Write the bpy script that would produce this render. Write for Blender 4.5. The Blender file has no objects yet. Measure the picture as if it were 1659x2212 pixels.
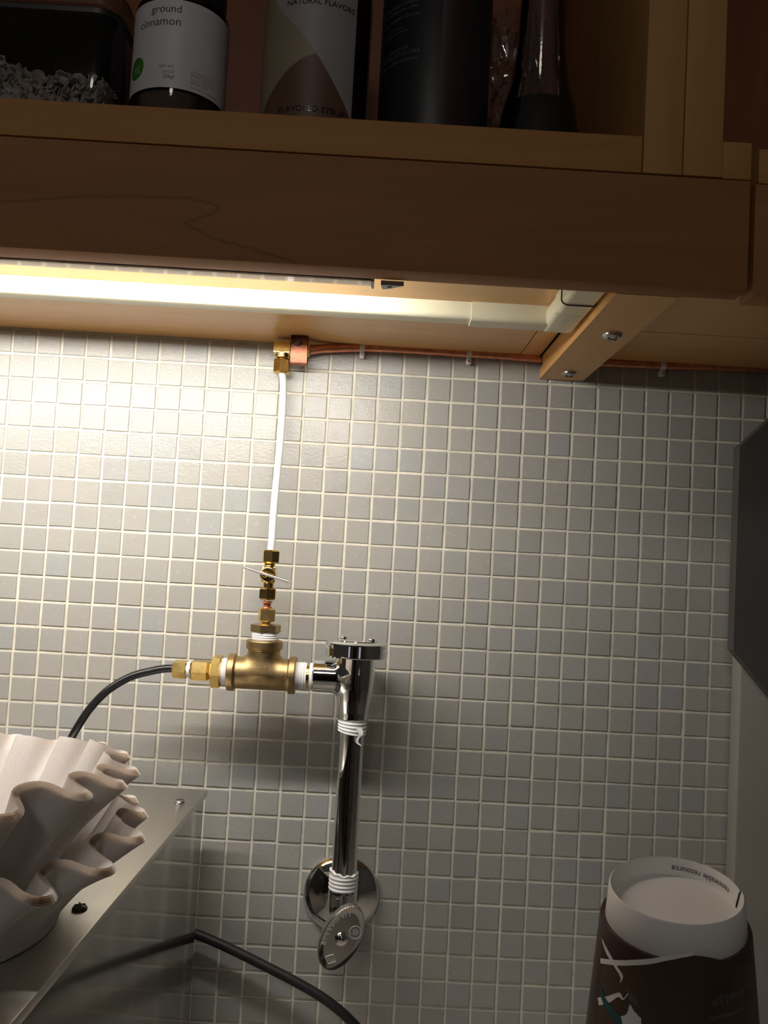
import bpy, bmesh, math, random
import numpy as np
from mathutils import Vector, Matrix
random.seed(7); rng = np.random.default_rng(7)
scn = bpy.context.scene
COL = scn.collection
OZ = 1.54                                   # height of tile line 0 above the floor
# ------------------------------------------------------------------ camera
RC = np.array([[0.9984, -0.0137, 0.0551], [0.0558, 0.0585, -0.9967], [0.0104, 0.9982, 0.0592]])
CC = np.array([0.3409, -0.8073, -0.1747 + OZ])
F, CX, CY = 1912.0, 829.5, 1106.0
cam_d = bpy.data.cameras.new('camera'); cam = bpy.data.objects.new('camera', cam_d); COL.objects.link(cam)
cam_d.sensor_fit = 'VERTICAL'; cam_d.sensor_height = 24.0; cam_d.lens = 24.0 * F / 2212.0
cam_d.clip_start = 0.01; cam_d.clip_end = 50
Rb = np.array([RC[0], -RC[1], -RC[2]]).T
M4 = Matrix.Identity(4)
for i in range(3):
    for j in range(3): M4[i][j] = Rb[i, j]
    M4[i][3] = CC[i]
cam.matrix_world = M4
scn.camera = cam
# ------------------------------------------------------------------ world, lamps, exposure
w = bpy.data.worlds.new('world'); scn.world = w; w.use_nodes = True
bg = w.node_tree.nodes['Background']; bg.inputs[0].default_value = (1.0, 0.93, 0.86, 1); bg.inputs[1].default_value = 0.014
ld = bpy.data.lights.new('room_ceiling_lamp', 'AREA'); ld.shape = 'DISK'; ld.size = 0.30
ld.energy = 3.1; ld.color = (1.0, 0.94, 0.87)
lo = bpy.data.objects.new('room_ceiling_lamp', ld); COL.objects.link(lo)
lo.location = (0.1, -2.1, 2.42)
lo.rotation_euler = (Vector((0.3, -0.2, 1.5)) - Vector(lo.location)).to_track_quat('-Z', 'Y').to_euler()
LED = 110.0                                   # radiance of the under-cabinet strip
vs = scn.view_settings
vs.view_transform = 'Standard'; vs.look = 'None'; vs.exposure = 0.0; vs.gamma = 1.0; vs.use_curve_mapping = False

# ------------------------------------------------------------------ picture <-> place helpers
def ray(px, py):
    return RC.T @ np.array([(px - CX) / F, (py - CY) / F, 1.0])
def at(px, py, Y):
    d = ray(px, py); return CC + d * (Y - CC[1]) / d[1]
def atz(px, py, Z):
    d = ray(px, py); return CC + d * (Z + OZ - CC[2]) / d[2]
def V(x, y, z): return np.array([x, y, z + OZ])

# ------------------------------------------------------------------ materials
MATS = {}
def srgb(r, g, b):
    f = lambda c: (c / 255 / 12.92) if c / 255 <= 0.04045 else ((c / 255 + 0.055) / 1.055) ** 2.4
    return (f(r), f(g), f(b), 1)
class NT:
    def __init__(s, name):
        s.m = bpy.data.materials.new(name); s.m.use_nodes = True; s.t = s.m.node_tree
        s.b = s.t.nodes['Principled BSDF']; s.out = s.t.nodes['Material Output']; MATS[name] = s.m
    def n(s, ty, **kw):
        nd = s.t.nodes.new(ty)
        for k, v in kw.items():
            if k in nd.inputs.keys() if hasattr(nd.inputs, 'keys') else False: nd.inputs[k].default_value = v
            else: setattr(nd, k, v)
        return nd
    def l(s, a, b): s.t.links.new(a, b)
    def math(s, op, a, b=None, c=None, clamp=False):
        nd = s.t.nodes.new('ShaderNodeMath'); nd.operation = op; nd.use_clamp = clamp
        for i, v in enumerate((a, b, c)):
            if v is None: continue
            if isinstance(v, (int, float)): nd.inputs[i].default_value = v
            else: s.l(v, nd.inputs[i])
        return nd.outputs[0]
    def ramp(s, fac, stops):
        nd = s.t.nodes.new('ShaderNodeValToRGB'); e = nd.color_ramp.elements
        while len(e) < len(stops): e.new(0.5)
        for k, (p, c) in enumerate(stops): e[k].position = p; e[k].color = c
        s.l(fac, nd.inputs[0]); return nd.outputs[0]
    def noise(s, vec, scale, detail=3, rough=0.55, dist=0.0):
        nd = s.t.nodes.new('ShaderNodeTexNoise'); nd.inputs['Scale'].default_value = scale
        nd.inputs['Detail'].default_value = detail; nd.inputs['Roughness'].default_value = rough; nd.inputs['Distortion'].default_value = dist
        if vec is not None: s.l(vec, nd.inputs['Vector'])
        return nd.outputs[0]
    def pos(s, scale=None):
        g = s.t.nodes.new('ShaderNodeNewGeometry').outputs['Position']
        if scale is None: return g
        nd = s.t.nodes.new('ShaderNodeVectorMath'); nd.operation = 'MULTIPLY'; s.l(g, nd.inputs[0]); nd.inputs[1].default_value = scale
        return nd.outputs[0]
    def bump(s, h, strength, dist):
        nd = s.t.nodes.new('ShaderNodeBump'); nd.inputs['Strength'].default_value = strength; nd.inputs['Distance'].default_value = dist
        s.l(h, nd.inputs['Height']); s.l(nd.outputs[0], s.b.inputs['Normal'])
    def mix(s, fac, a, b, blend='MIX'):
        nd = s.t.nodes.new('ShaderNodeMix'); nd.data_type = 'RGBA'; nd.blend_type = blend
        for sock, v in ((nd.inputs[0], fac), (nd.inputs[6], a), (nd.inputs[7], b)):
            if isinstance(v, (int, float)): sock.default_value = v
            elif isinstance(v, tuple): sock.default_value = v
            else: s.l(v, sock)
        return nd.outputs[2]
    def set(s, **kw):
        for k, v in kw.items():
            k = k.replace('_', ' ')
            if isinstance(v, (int, float, tuple)): s.b.inputs[k].default_value = v
            else: s.l(v, s.b.inputs[k])
        return s
def c4(r, g, b): return (r, g, b, 1)
def plain(name, col, rough=0.5, metal=0.0, var=0.12, scale=60.0, bump=0.0, bscale=900.0, **kw):
    t = NT(name); p = t.pos()
    n = t.noise(p, scale, 4)
    a = tuple(c * (1 - var) for c in col[:3]) + (1,); b = tuple(min(1, c * (1 + var)) for c in col[:3]) + (1,)
    t.set(Base_Color=t.ramp(n, [(0.3, a), (0.7, b)]), Metallic=metal, Roughness=rough, **kw)
    if bump: t.bump(t.noise(p, bscale, 3), bump, 0.0004)
    return t.m

def wood(name, light, dark, axis, rough=0.35, coat=0.0, figure=None):
    t = NT(name)
    st = {'x': (5, 60, 60), 'y': (60, 5, 60), 'z': (60, 60, 5)}[axis]
    fine = {'x': (18, 700, 700), 'y': (700, 18, 700), 'z': (700, 700, 18)}[axis]
    n1 = t.noise(t.pos(st), 1.0, 4, 0.6, 0.6); n2 = t.noise(t.pos(fine), 1.0, 3, 0.6)
    col = t.ramp(n1, [(0.3, dark), (0.72, light)])
    col = t.mix(t.math('MULTIPLY', n2, 0.22), col, tuple(c * 0.55 for c in dark[:3]) + (1,))
    if figure:                               # the one growth ring that wanders over the board
        g = t.pos(); sep = t.t.nodes.new('ShaderNodeSeparateXYZ'); t.l(g, sep.inputs[0])
        wob = t.math('MULTIPLY', t.math('SUBTRACT', t.noise(t.pos((300, 300, 300)), 1.0, 2), 0.5), 0.0022)
        x = sep.outputs[0]; z = t.math('ADD', sep.outputs[2], wob); best = None
        for (ax, az), (bx_, bz) in zip(figure[:-1], figure[1:]):
            dx, dz = bx_ - ax, bz - az; L2 = dx * dx + dz * dz
            u = t.math('ADD', t.math('MULTIPLY', t.math('SUBTRACT', x, ax), dx / L2), t.math('MULTIPLY', t.math('SUBTRACT', z, az), dz / L2), clamp=True)
            ex = t.math('SUBTRACT', t.math('SUBTRACT', x, ax), t.math('MULTIPLY', u, dx))
            ez = t.math('SUBTRACT', t.math('SUBTRACT', z, az), t.math('MULTIPLY', u, dz))
            d = t.math('SQRT', t.math('ADD', t.math('MULTIPLY', ex, ex), t.math('MULTIPLY', ez, ez)))
            best = d if best is None else t.math('MINIMUM', best, d)
        mask = t.math('SUBTRACT', 1.0, t.math('DIVIDE', best, 0.0013), clamp=True)
        col = t.mix(t.math('MULTIPLY', mask, 0.6), col, tuple(c * 0.45 for c in dark[:3]) + (1,))
    t.set(Base_Color=col, Roughness=rough, Coat_Weight=coat, Coat_Roughness=0.08, Specular_IOR_Level=0.35)
    t.bump(n2, 0.05, 0.0003)
    return t.m

# tiles: greys that differ from tile to tile, wavy semi-gloss glaze
def tile_mat(name, island):
    t = NT(name)
    r = t.t.nodes.new('ShaderNodeNewGeometry').outputs['Random Per Island'] if island else t.t.nodes.new('ShaderNodeObjectInfo').outputs['Random']
    base = t.ramp(r, [(0.0, c4(.365, .362, .345)), (0.35, c4(.40, .395, .375)), (0.7, c4(.41, .40, .365)), (1.0, c4(.375, .382, .385))])
    p = t.pos()
    sp = t.noise(p, 1400, 2, 0.7)
    base = t.mix(t.math('MULTIPLY', t.noise(p, 90, 4), 0.3), base, c4(.31, .305, .28))
    base = t.mix(t.math('MULTIPLY', t.math('GREATER_THAN', sp, 0.66), 0.16), base, c4(.75, .75, .75))
    t.set(Base_Color=base, Roughness=t.math('ADD', t.math('MULTIPLY', t.noise(p, 160, 3), 0.24), 0.12), Specular_IOR_Level=0.5)
    h = t.math('ADD', t.math('MULTIPLY', t.noise(p, 55, 2), 0.45), t.math('ADD', t.math('MULTIPLY', t.noise(t.pos((260, 260, 420)), 1.0, 3), 0.5), t.math('MULTIPLY', t.noise(p, 900, 3), 0.40)))
    t.bump(h, 0.5, 0.0009)
    return t.m
TILE, TILES = tile_mat('tile_glaze', False), tile_mat('tile_glaze_joined', True)
GROUT = plain('grout', c4(.72, .68, .58), 0.9, var=0.14, scale=70, bump=0.5, bscale=1500)
MAPLE_X = wood('maple_x', c4(.55, .275, .085), c4(.45, .215, .062), 'x', 0.6)
MAPLE_Z = wood('maple_z', c4(.57, .305, .105), c4(.48, .245, .078), 'z', 0.6)
MAPLE_Y = wood('maple_y', c4(.80, .46, .17), c4(.72, .39, .135), 'y', 0.35, 0.05)
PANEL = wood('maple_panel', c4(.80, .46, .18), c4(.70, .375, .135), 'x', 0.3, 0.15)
Yv = -0.279
fig = [at(0, 436, Yv), at(200, 423, Yv), at(400, 427, Yv), at(455, 438, Yv), at(476, 450, Yv), at(455, 463, Yv), at(398, 481, Yv), at(462, 516, Yv), at(545, 537, Yv), at(640, 568, Yv)]
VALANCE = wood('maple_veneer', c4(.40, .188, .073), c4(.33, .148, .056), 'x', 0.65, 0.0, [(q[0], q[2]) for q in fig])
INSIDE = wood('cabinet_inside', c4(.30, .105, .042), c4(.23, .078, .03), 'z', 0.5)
CHROME = plain('chrome', c4(.78, .78, .79), 0.05, 1.0, var=0.02)
STEEL_SCREW = plain('screw_steel', c4(.55, .54, .52), 0.25, 1.0, var=0.1)
LETTER_GLINT = plain('letter_glint', c4(.72, .71, .70), 0.4, 0.3, var=0.05)  # pale grey puts the light caught by raised letters into their colour
DARK_SCREW = plain('screw_dark', c4(.12, .11, .10), 0.35, 0.8, var=0.2)
BRASS = plain('brass', c4(.78, .55, .20), 0.2, 1.0, var=0.16, scale=200, bump=0.06, bscale=700)
BRONZE = plain('cast_brass', c4(.43, .305, .148), 0.36, 1.0, var=0.14, scale=160, bump=0.55, bscale=1500)
COPPER = plain('copper', c4(.72, .29, .16), 0.38, 0.85, var=0.2, scale=120)
COPPER_S = plain('copper_strap', c4(.36, .14, .085), 0.45, 0.85, var=0.2, scale=200)
TAPE = plain('ptfe_tape', c4(.86, .86, .87), 0.55, var=0.03, bump=0.2, bscale=2500)
WHITE_TUBE = plain('white_polyethylene', c4(.84, .84, .85), 0.32, var=0.03)
CLIP = plain('clip_white', c4(.80, .79, .77), 0.45, var=0.05)
BLACK = plain('black_plastic', c4(.012, .012, .014), 0.28, var=0.3)
CORD = plain('black_cord', c4(.016, .015, .016), 0.5, var=0.3)
CREAM = plain('cream_pvc', c4(.80, .765, .57), 0.38, var=0.03)
GAP = plain('dark_gap', c4(.05, .04, .03), 0.8, var=0.1)
ALU = plain('strip_housing', c4(.045, .043, .042), 0.45, var=0.2)
GREY_PL = plain('grey_clear_plastic', c4(.42, .42, .43), 0.3, var=0.1)
APP_L = plain('appliance_grey', c4(.30, .285, .255), 0.55, var=0.04, scale=20)
APP_D = plain('appliance_dark', c4(.085, .081, .076), 0.5, var=0.06, scale=20)
COUNTER = plain('counter_laminate', c4(.50, .46, .41), 0.4, var=0.12, scale=120)
FLOORM = plain('floor_vinyl', c4(.20, .17, .14), 0.6, var=0.15, scale=8)
WALLP = plain('painted_wall', c4(.45, .43, .39), 0.8, var=0.04, scale=10)
CEIL = plain('white_paint', c4(.78, .76, .72), 0.7, var=0.02)
DOORM = plain('added_dark_door', c4(.05, .04, .035), 0.5, var=0.1)
PAPER_W = plain('cup_white', c4(.87, .84, .81), 0.5, var=0.02)
CUP_BROWN = plain('cup_brown', c4(.060, .030, .027), 0.42, var=0.12, scale=40)
CUP_TAN = plain('cup_tan', c4(.085, .050, .032), 0.42, var=0.3, scale=30)
CUP_TEAL = plain('cup_teal', c4(.02, .10, .105), 0.45, var=0.2)
CUP_TXT = plain('cup_text', c4(.16, .17, .17), 0.5, var=0.1)
INK = plain('ink', c4(.03, .028, .032), 0.6, var=0.1)
INK_RED = plain('ink_red', c4(.36, .19, .20), 0.6, var=0.1)
GREEN = plain('label_green', c4(.05, .22, .02), 0.5, var=0.1)
GREEN_L = plain('label_palegreen', c4(.36, .50, .30), 0.5, var=0.1)
LABEL = plain('label_white', c4(.72, .69, .74), 0.45, var=0.03)
LBL_W = plain('syrup_label_white', c4(.36, .33, .32), 0.5, var=0.04)
LBL_C = plain('syrup_label_cream', c4(.30, .245, .17), 0.5, var=0.06)
LBL_B = plain('syrup_label_brown', c4(.13, .062, .036), 0.5, var=0.08)
SYRUP = plain('syrup_amber', c4(.012, .004, .003), 0.12, var=0.2)
TIN = plain('coffee_pack_black', c4(.009, .010, .013), 0.45, var=0.15)
TIN_R = plain('coffee_pack_maroon', c4(.028, .010, .012), 0.45, var=0.15)
TIN_T = plain('coffee_pack_text', c4(.13, .125, .12), 0.5, var=0.1)
CINN = plain('cinnamon_powder', c4(.14, .085, .06), 0.85, var=0.2, scale=200)
LID = plain('jar_lid', c4(.02, .016, .016), 0.4, var=0.1)
OATM = plain('oat_flake', c4(.50, .44, .38), 0.8, var=0.25, scale=180)
LIQ = plain('dark_liquid', c4(.004, .004, .007), 0.1, var=0.1)
def clear(name, tint, refl):
    t = NT(name); t.t.nodes.remove(t.b)
    tr = t.t.nodes.new('ShaderNodeBsdfTransparent'); tr.inputs[0].default_value = tint
    gl = t.t.nodes.new('ShaderNodeBsdfGlossy'); gl.inputs['Roughness'].default_value = 0.05
    fr = t.t.nodes.new('ShaderNodeFresnel'); fr.inputs[0].default_value = 1.45
    nz = t.noise(t.pos(), 300, 2); bp = t.t.nodes.new('ShaderNodeBump'); bp.inputs['Strength'].default_value = 0.15; bp.inputs['Distance'].default_value = 0.0004
    t.l(nz, bp.inputs['Height']); t.l(bp.outputs[0], gl.inputs['Normal'])
    mx = t.t.nodes.new('ShaderNodeMixShader'); t.l(t.math('ADD', fr.outputs[0], refl, clamp=True), mx.inputs[0])
    t.l(tr.outputs[0], mx.inputs[1]); t.l(gl.outputs[0], mx.inputs[2]); t.l(mx.outputs[0], t.out.inputs[0]); return t.m
CLEAR = clear('clear_plastic', c4(.84, .84, .86), 0.0)
LENS = clear('lens_plastic', c4(.80, .80, .82), 0.10)
CLEAR2 = clear('clear_glass', c4(.72, .68, .66), 0.06)
def paper(name):
    t = NT(name)
    p = t.pos(); n = t.noise(p, 500, 4)
    col = t.ramp(n, [(0.3, c4(.86, .83, .80)), (0.7, c4(.92, .89, .86))])
    t.set(Base_Color=col, Roughness=0.9)
    t.b.inputs['Specular IOR Level'].default_value = 0.1
    t.bump(t.noise(p, 1200, 3), 0.25, 0.0004)
    tl = t.t.nodes.new('ShaderNodeBsdfTranslucent'); tl.inputs[0].default_value = c4(.90, .66, .44)
    mx = t.t.nodes.new('ShaderNodeMixShader'); mx.inputs[0].default_value = 0.2
    t.l(t.b.outputs[0], mx.inputs[1]); t.l(tl.outputs[0], mx.inputs[2]); t.l(mx.outputs[0], t.out.inputs[0]); return t.m
FILTER = paper('filter_paper')
def brushed(name, axis, col, rough, amt):
    t = NT(name); st = {'y': (900, 8, 900), 'z': (900, 900, 8), 'x': (8, 900, 900)}[axis]
    n = t.noise(t.pos(st), 1.0, 3)
    t.set(Base_Color=t.ramp(n, [(0.2, tuple(c * 0.93 for c in col[:3]) + (1,)), (0.8, col)]), Metallic=1.0, Roughness=rough)
    t.bump(n, amt, 0.0002); return t.m
STEEL_TOP = brushed('steel_top', 'y', c4(.70, .68, .64), 0.36, 0.10)
STEEL_SIDE = brushed('steel_side', 'z', c4(.40, .385, .36), 0.10, 0.02)
t = NT('led_diffuser'); t.t.nodes.remove(t.b); em = t.t.nodes.new('ShaderNodeEmission')
em.inputs[0].default_value = c4(1.0, .955, .87); em.inputs[1].default_value = LED; t.l(em.outputs[0], t.out.inputs[0]); LEDM = t.m
t = NT('added_glow_pane'); t.t.nodes.remove(t.b); em = t.t.nodes.new('ShaderNodeEmission')
em.inputs[0].default_value = c4(.86, .90, 1.0); em.inputs[1].default_value = 0.45; t.l(em.outputs[0], t.out.inputs[0]); ADDED_GLOW = t.m  # glow of the added, unseen panes behind the camera

# ------------------------------------------------------------------ geometry helpers
def join(*gs):
    vs_, fs = [], []; k = 0
    for v, f in gs:
        v = np.asarray(v, float); vs_.append(v); fs += [tuple(i + k for i in q) for q in f]; k += len(v)
    return np.vstack(vs_), fs
def xf(g, R=None, T=None, S=None):
    v = np.asarray(g[0], float)
    if S is not None: v = v * np.asarray(S)
    if R is not None: v = v @ np.asarray(R).T
    if T is not None: v = v + np.asarray(T)
    return v, g[1]
def basis(d, up=(0, 0, 1)):
    d = np.asarray(d, float); d = d / np.linalg.norm(d); up = np.asarray(up, float)
    if abs(d @ up) > 0.95: up = np.array([0, 1.0, 0])
    a = np.cross(up, d); a /= np.linalg.norm(a); b = np.cross(d, a); return np.column_stack([a, b, d])
def rotz(a): c, s = math.cos(a), math.sin(a); return np.array([[c, -s, 0], [s, c, 0], [0, 0, 1.0]])
def rotx(a): c, s = math.cos(a), math.sin(a); return np.array([[1, 0, 0], [0, c, -s], [0, s, c]])
def roty(a): c, s = math.cos(a), math.sin(a); return np.array([[c, 0, s], [0, 1, 0], [-s, 0, c]])
def box(x0, x1, y0, y1, z0, z1, bev=0.0, seg=2):
    """world metres, z measured from tile line 0"""
    bm = bmesh.new(); bmesh.ops.create_cube(bm, size=1.0)
    for v in bm.verts:
        v.co = Vector(((x0 + x1) / 2 + v.co.x * (x1 - x0), (y0 + y1) / 2 + v.co.y * (y1 - y0), (z0 + z1) / 2 + v.co.z * (z1 - z0)))
    if bev: bmesh.ops.bevel(bm, geom=bm.edges[:], offset=bev, segments=seg, affect='EDGES', profile=0.5)
    bm.verts.ensure_lookup_table(); bm.verts.index_update()
    v = np.array([v.co[:] for v in bm.verts]); f = [tuple(q.index for q in fc.verts) for fc in bm.faces]; bm.free()
    return v + np.array([0, 0, OZ]), f
def lathe(prof, n=48, R=None, T=None, closed=False, cap=True):
    """profile [(r, t)] turned about local z"""
    prof = list(prof); m = len(prof); th = np.arange(n) * 2 * math.pi / n; v = []; f = []
    for r, t_ in prof: v += [(r * math.cos(a), r * math.sin(a), t_) for a in th]
    for i in range(m - 1 if not closed else m):
        a0, b0 = i * n, ((i + 1) % m) * n
        for j in range(n):
            k = (j + 1) % n; f.append((a0 + j, a0 + k, b0 + k, b0 + j))
    if cap and not closed:
        f.append(tuple(range(n))[::-1]); f.append(tuple(range((m - 1) * n, m * n)))
    return xf((np.array(v), f), R, T)
def hexa(r, h0, h1, ch=0.15, n=6, rot=0.0, R=None, T=None):
    """hex nut about local z with chamfered ends; r = across flats / 2"""
    rc = r / math.cos(math.pi / n); c = r * ch
    prof = [(r * 0.93, h0), (rc, h0 + c), (rc, h1 - c), (r * 0.93, h1)]
    v = []; f = []
    th = [rot + k * 2 * math.pi / n for k in range(n)]
    for rr, t_ in prof: v += [(rr * math.cos(a), rr * math.sin(a), t_) for a in th]
    for i in range(3):
        for j in range(n): k = (j + 1) % n; f.append((i * n + j, i * n + k, (i + 1) * n + k, (i + 1) * n + j))
    f.append(tuple(range(n))[::-1]); f.append(tuple(range(3 * n, 4 * n)))
    return xf((np.array(v), f), R, T)
def spline(P, n=12):
    P = [np.asarray(p, float) for p in P]; Q = [2 * P[0] - P[1]] + P + [2 * P[-1] - P[-2]]; out = []
    for i in range(1, len(Q) - 2):
        for k in range(n):
            s = k / n; a, b, c, d = Q[i - 1], Q[i], Q[i + 1], Q[i + 2]
            out.append(0.5 * ((2 * b) + (c - a) * s + (2 * a - 5 * b + 4 * c - d) * s * s + (3 * b - a - 3 * c + d) * s ** 3))
    out.append(P[-1]); return np.array(out)
def tube(P, r, n=16):
    P = np.asarray(P, float); m = len(P); v = []; f = []
    rr = np.full(m, r) if np.isscalar(r) else np.asarray(r)
    up = np.array([0, 1.0, 0]) ; T = np.gradient(P, axis=0); T /= np.linalg.norm(T, axis=1)[:, None]
    if abs(T[0] @ up) > 0.9: up = np.array([0, 0, 1.0])
    u = up - T[0] * (up @ T[0]); u /= np.linalg.norm(u)
    for i in range(m):
        u = u - T[i] * (u @ T[i]); u /= np.linalg.norm(u); w_ = np.cross(T[i], u)
        for j in range(n):
            a = 2 * math.pi * j / n; v.append(P[i] + rr[i] * (math.cos(a) * u + math.sin(a) * w_))
    for i in range(m - 1):
        for j in range(n): k = (j + 1) % n; f.append((i * n + j, i * n + k, (i + 1) * n + k, (i + 1) * n + j))
    f.append(tuple(range(n))[::-1]); f.append(tuple(range((m - 1) * n, m * n)))
    return np.array(v), f
def extrude(poly, a, b, axis='x'):
    """poly of (p, q) extruded along axis from a to b; axis x: (y, z), axis y: (x, z), axis z: (x, y)"""
    n = len(poly); v = []
    for s in (a, b):
        for p, q in poly: v.append({'x': (s, p, q), 'y': (p, s, q), 'z': (p, q, s)}[axis])
    f = [tuple(range(n))[::-1], tuple(range(n, 2 * n))] + [(i, (i + 1) % n, n + (i + 1) % n, n + i) for i in range(n)]
    return np.array(v, float) + np.array([0, 0, OZ]), f
def dome(r, h, n=20, m=6, R=None, T=None):
    return lathe([(r, 0), (r, h * 0.25)] + [(r * math.cos(a), h * 0.25 + h * 0.75 * math.sin(a)) for a in np.linspace(0.2, math.pi / 2 - 0.05, m)], n, R, T)

def newmesh(name, g, mat, smooth=None):
    v, f = g
    me = bpy.data.meshes.new(name); me.from_pydata(np.asarray(v).tolist(), [], f)
    bm = bmesh.new(); bm.from_mesh(me); bmesh.ops.recalc_face_normals(bm, faces=bm.faces); bm.to_mesh(me); bm.free()
    for m in (mat if isinstance(mat, list) else [mat]): me.materials.append(m)
    if smooth is not None:
        me.polygons.foreach_set('use_smooth', [True] * len(me.polygons))
        if smooth < 180: me.set_sharp_from_angle(angle=math.radians(smooth))
    return me
def wloc(o):
    p = np.zeros(3)
    while o is not None: p = p + np.array(o.location); o = o.parent
    return p
def obj(name, g, mat, parent=None, smooth=35, label=None, keep=False):
    v = np.asarray(g[0], float)
    if parent is None:
        lo_, hi_ = v.min(0), v.max(0); org = np.array([(lo_[0] + hi_[0]) / 2, (lo_[1] + hi_[1]) / 2, lo_[2]])
    else: org = wloc(parent)
    me = newmesh(name, (v - org, g[1]), mat, smooth)
    o = bpy.data.objects.new(name, me); COL.objects.link(o)
    if parent is None: o.location = org
    else: o.parent = parent
    if label: o['label'] = label
    return o
def tag(o, label, cat, group=None, kind=None):
    o['label'] = label
    if cat: o['category'] = cat
    if group: o['group'] = group
    if kind: o['kind'] = kind
    return o
def struct(o, label=None):
    o['kind'] = 'structure'
    if label: o['label'] = label
    return o
def thing(name, loc, label, cat, group=None):
    o = bpy.data.objects.new(name, None); COL.objects.link(o); o.empty_display_size = 0.02; o.location = loc
    return tag(o, label, cat, group)

# smooth implicit surfaces (cast bodies with fillets)
def smin(a, b, k):
    h = np.clip(0.5 + 0.5 * (b - a) / k, 0, 1); return b * (1 - h) + a * h - k * h * (1 - h)
def sd_cyl(P, c, axis, r, h0, h1, rd=0.0006):
    """cylinder about c along axis (0,1,2) between offsets h0..h1; r may be a function of the offset"""
    q = P - np.asarray(c); t_ = q[:, axis]; o = [i for i in range(3) if i != axis]
    rho = np.hypot(q[:, o[0]], q[:, o[1]]); rr = r(t_) if callable(r) else r
    dx = rho - rr + rd; dy = np.abs(t_ - (h0 + h1) / 2) - (h1 - h0) / 2 + rd
    return np.minimum(np.maximum(dx, dy), 0) + np.hypot(np.maximum(dx, 0), np.maximum(dy, 0)) - rd
def implicit(f, lo_, hi_, h):
    lo_, hi_ = np.asarray(lo_), np.asarray(hi_); n = np.ceil((hi_ - lo_) / h).astype(int) + 1
    ax = [lo_[i] + h * np.arange(n[i]) for i in range(3)]
    G = np.stack(np.meshgrid(*ax, indexing='ij'), -1); val = f(G.reshape(-1, 3)).reshape(n); s = val < 0
    acc = np.zeros(tuple(n - 1) + (3,)); cnt = np.zeros(tuple(n - 1))
    def sl(o): return tuple(slice(o[i], n[i] - 1 + o[i]) for i in range(3))
    cor = [(i, j, k) for i in (0, 1) for j in (0, 1) for k in (0, 1)]
    for a in cor:
        for d in range(3):
            if a[d]: continue
            b = list(a); b[d] = 1; va, vb = val[sl(a)], val[sl(b)]; m = (va < 0) != (vb < 0)
            with np.errstate(all='ignore'): t_ = np.where(m, va / (va - vb), 0)
            p = G[sl(a)] + t_[..., None] * (G[sl(b)] - G[sl(a)]); acc += np.where(m[..., None], p, 0); cnt += m
    idx = -np.ones(tuple(n - 1), int); act = cnt > 0; idx[act] = np.arange(act.sum()); v = acc[act] / cnt[act][:, None]; fs = []
    for d in range(3):
        e1, e2 = [i for i in range(3) if i != d]
        sh0 = [slice(1, n[i] - 1) for i in range(3)]; sh0[d] = slice(0, n[d] - 1); sh1 = list(sh0); sh1[d] = slice(1, n[d])
        m = s[tuple(sh0)] != s[tuple(sh1)]; loc = np.argwhere(m)
        off = np.ones(3, int); off[d] = 0; base = loc + off
        q = []
        for a, b in ((0, 0), (1, 0), (1, 1), (0, 1)):
            c = base.copy(); c[:, e1] -= a; c[:, e2] -= b; q.append(idx[c[:, 0], c[:, 1], c[:, 2]])
        q = np.stack(q, 1); fs += [tuple(r_) for r_ in q.tolist() if min(r_) >= 0]
    e = h * 0.05
    for _ in range(4):
        f0 = f(v); g = np.stack([(f(v + e * np.eye(3)[i]) - f(v - e * np.eye(3)[i])) / (2 * e) for i in range(3)], 1)
        v = v - np.clip(f0 / np.maximum((g * g).sum(1), 1e-6), -h, h)[:, None] * g
    return v, fs

# lettering
def text2d(s, size=1.0, width=None, align='L'):
    cu = bpy.data.curves.new('t', 'FONT'); cu.body = s; cu.size = size; cu.resolution_u = 3
    o = bpy.data.objects.new('t', cu); COL.objects.link(o)
    dg = bpy.context.evaluated_depsgraph_get(); dg.update()
    me = bpy.data.meshes.new_from_object(o.evaluated_get(dg))
    v = np.array([q.co[:2] for q in me.vertices]); f = [tuple(p.vertices) for p in me.polygons]
    bpy.data.objects.remove(o); bpy.data.curves.remove(cu); bpy.data.meshes.remove(me)
    x0, x1 = v[:, 0].min(), v[:, 0].max(); v[:, 0] -= x0
    if width: v *= width / (x1 - x0); w_ = width
    else: w_ = x1 - x0
    if align == 'R': v[:, 0] -= w_
    if align == 'C': v[:, 0] -= w_ / 2
    return v, f
def wrap(t2, c, r, u0, z0, off=0.00012):
    """bend flat lettering on an upright cylinder; u = arc length, 0 faces the viewer (-y)"""
    v, f = t2; a = (v[:, 0] + u0) / r
    return np.column_stack([c[0] + (r + off) * np.sin(a), c[1] - (r + off) * np.cos(a), z0 + v[:, 1]]), f
def wrap_band(c, r, ulo, uhi, zlo, zhi, n=48, off=0.00008, rows=1):
    v = []; f = []; us = np.linspace(ulo, uhi, n + 1)
    for i, u in enumerate(us):
        a = u / r; zl = zlo(u) if callable(zlo) else zlo; zh = zhi(u) if callable(zhi) else zhi
        for k in range(rows + 1): v.append((c[0] + (r + off) * math.sin(a), c[1] - (r + off) * math.cos(a), zl + (zh - zl) * k / rows))
    m = rows + 1
    for i in range(n):
        for k in range(rows): f.append((i * m + k, (i + 1) * m + k, (i + 1) * m + k + 1, i * m + k + 1))
    return np.array(v), f

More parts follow.
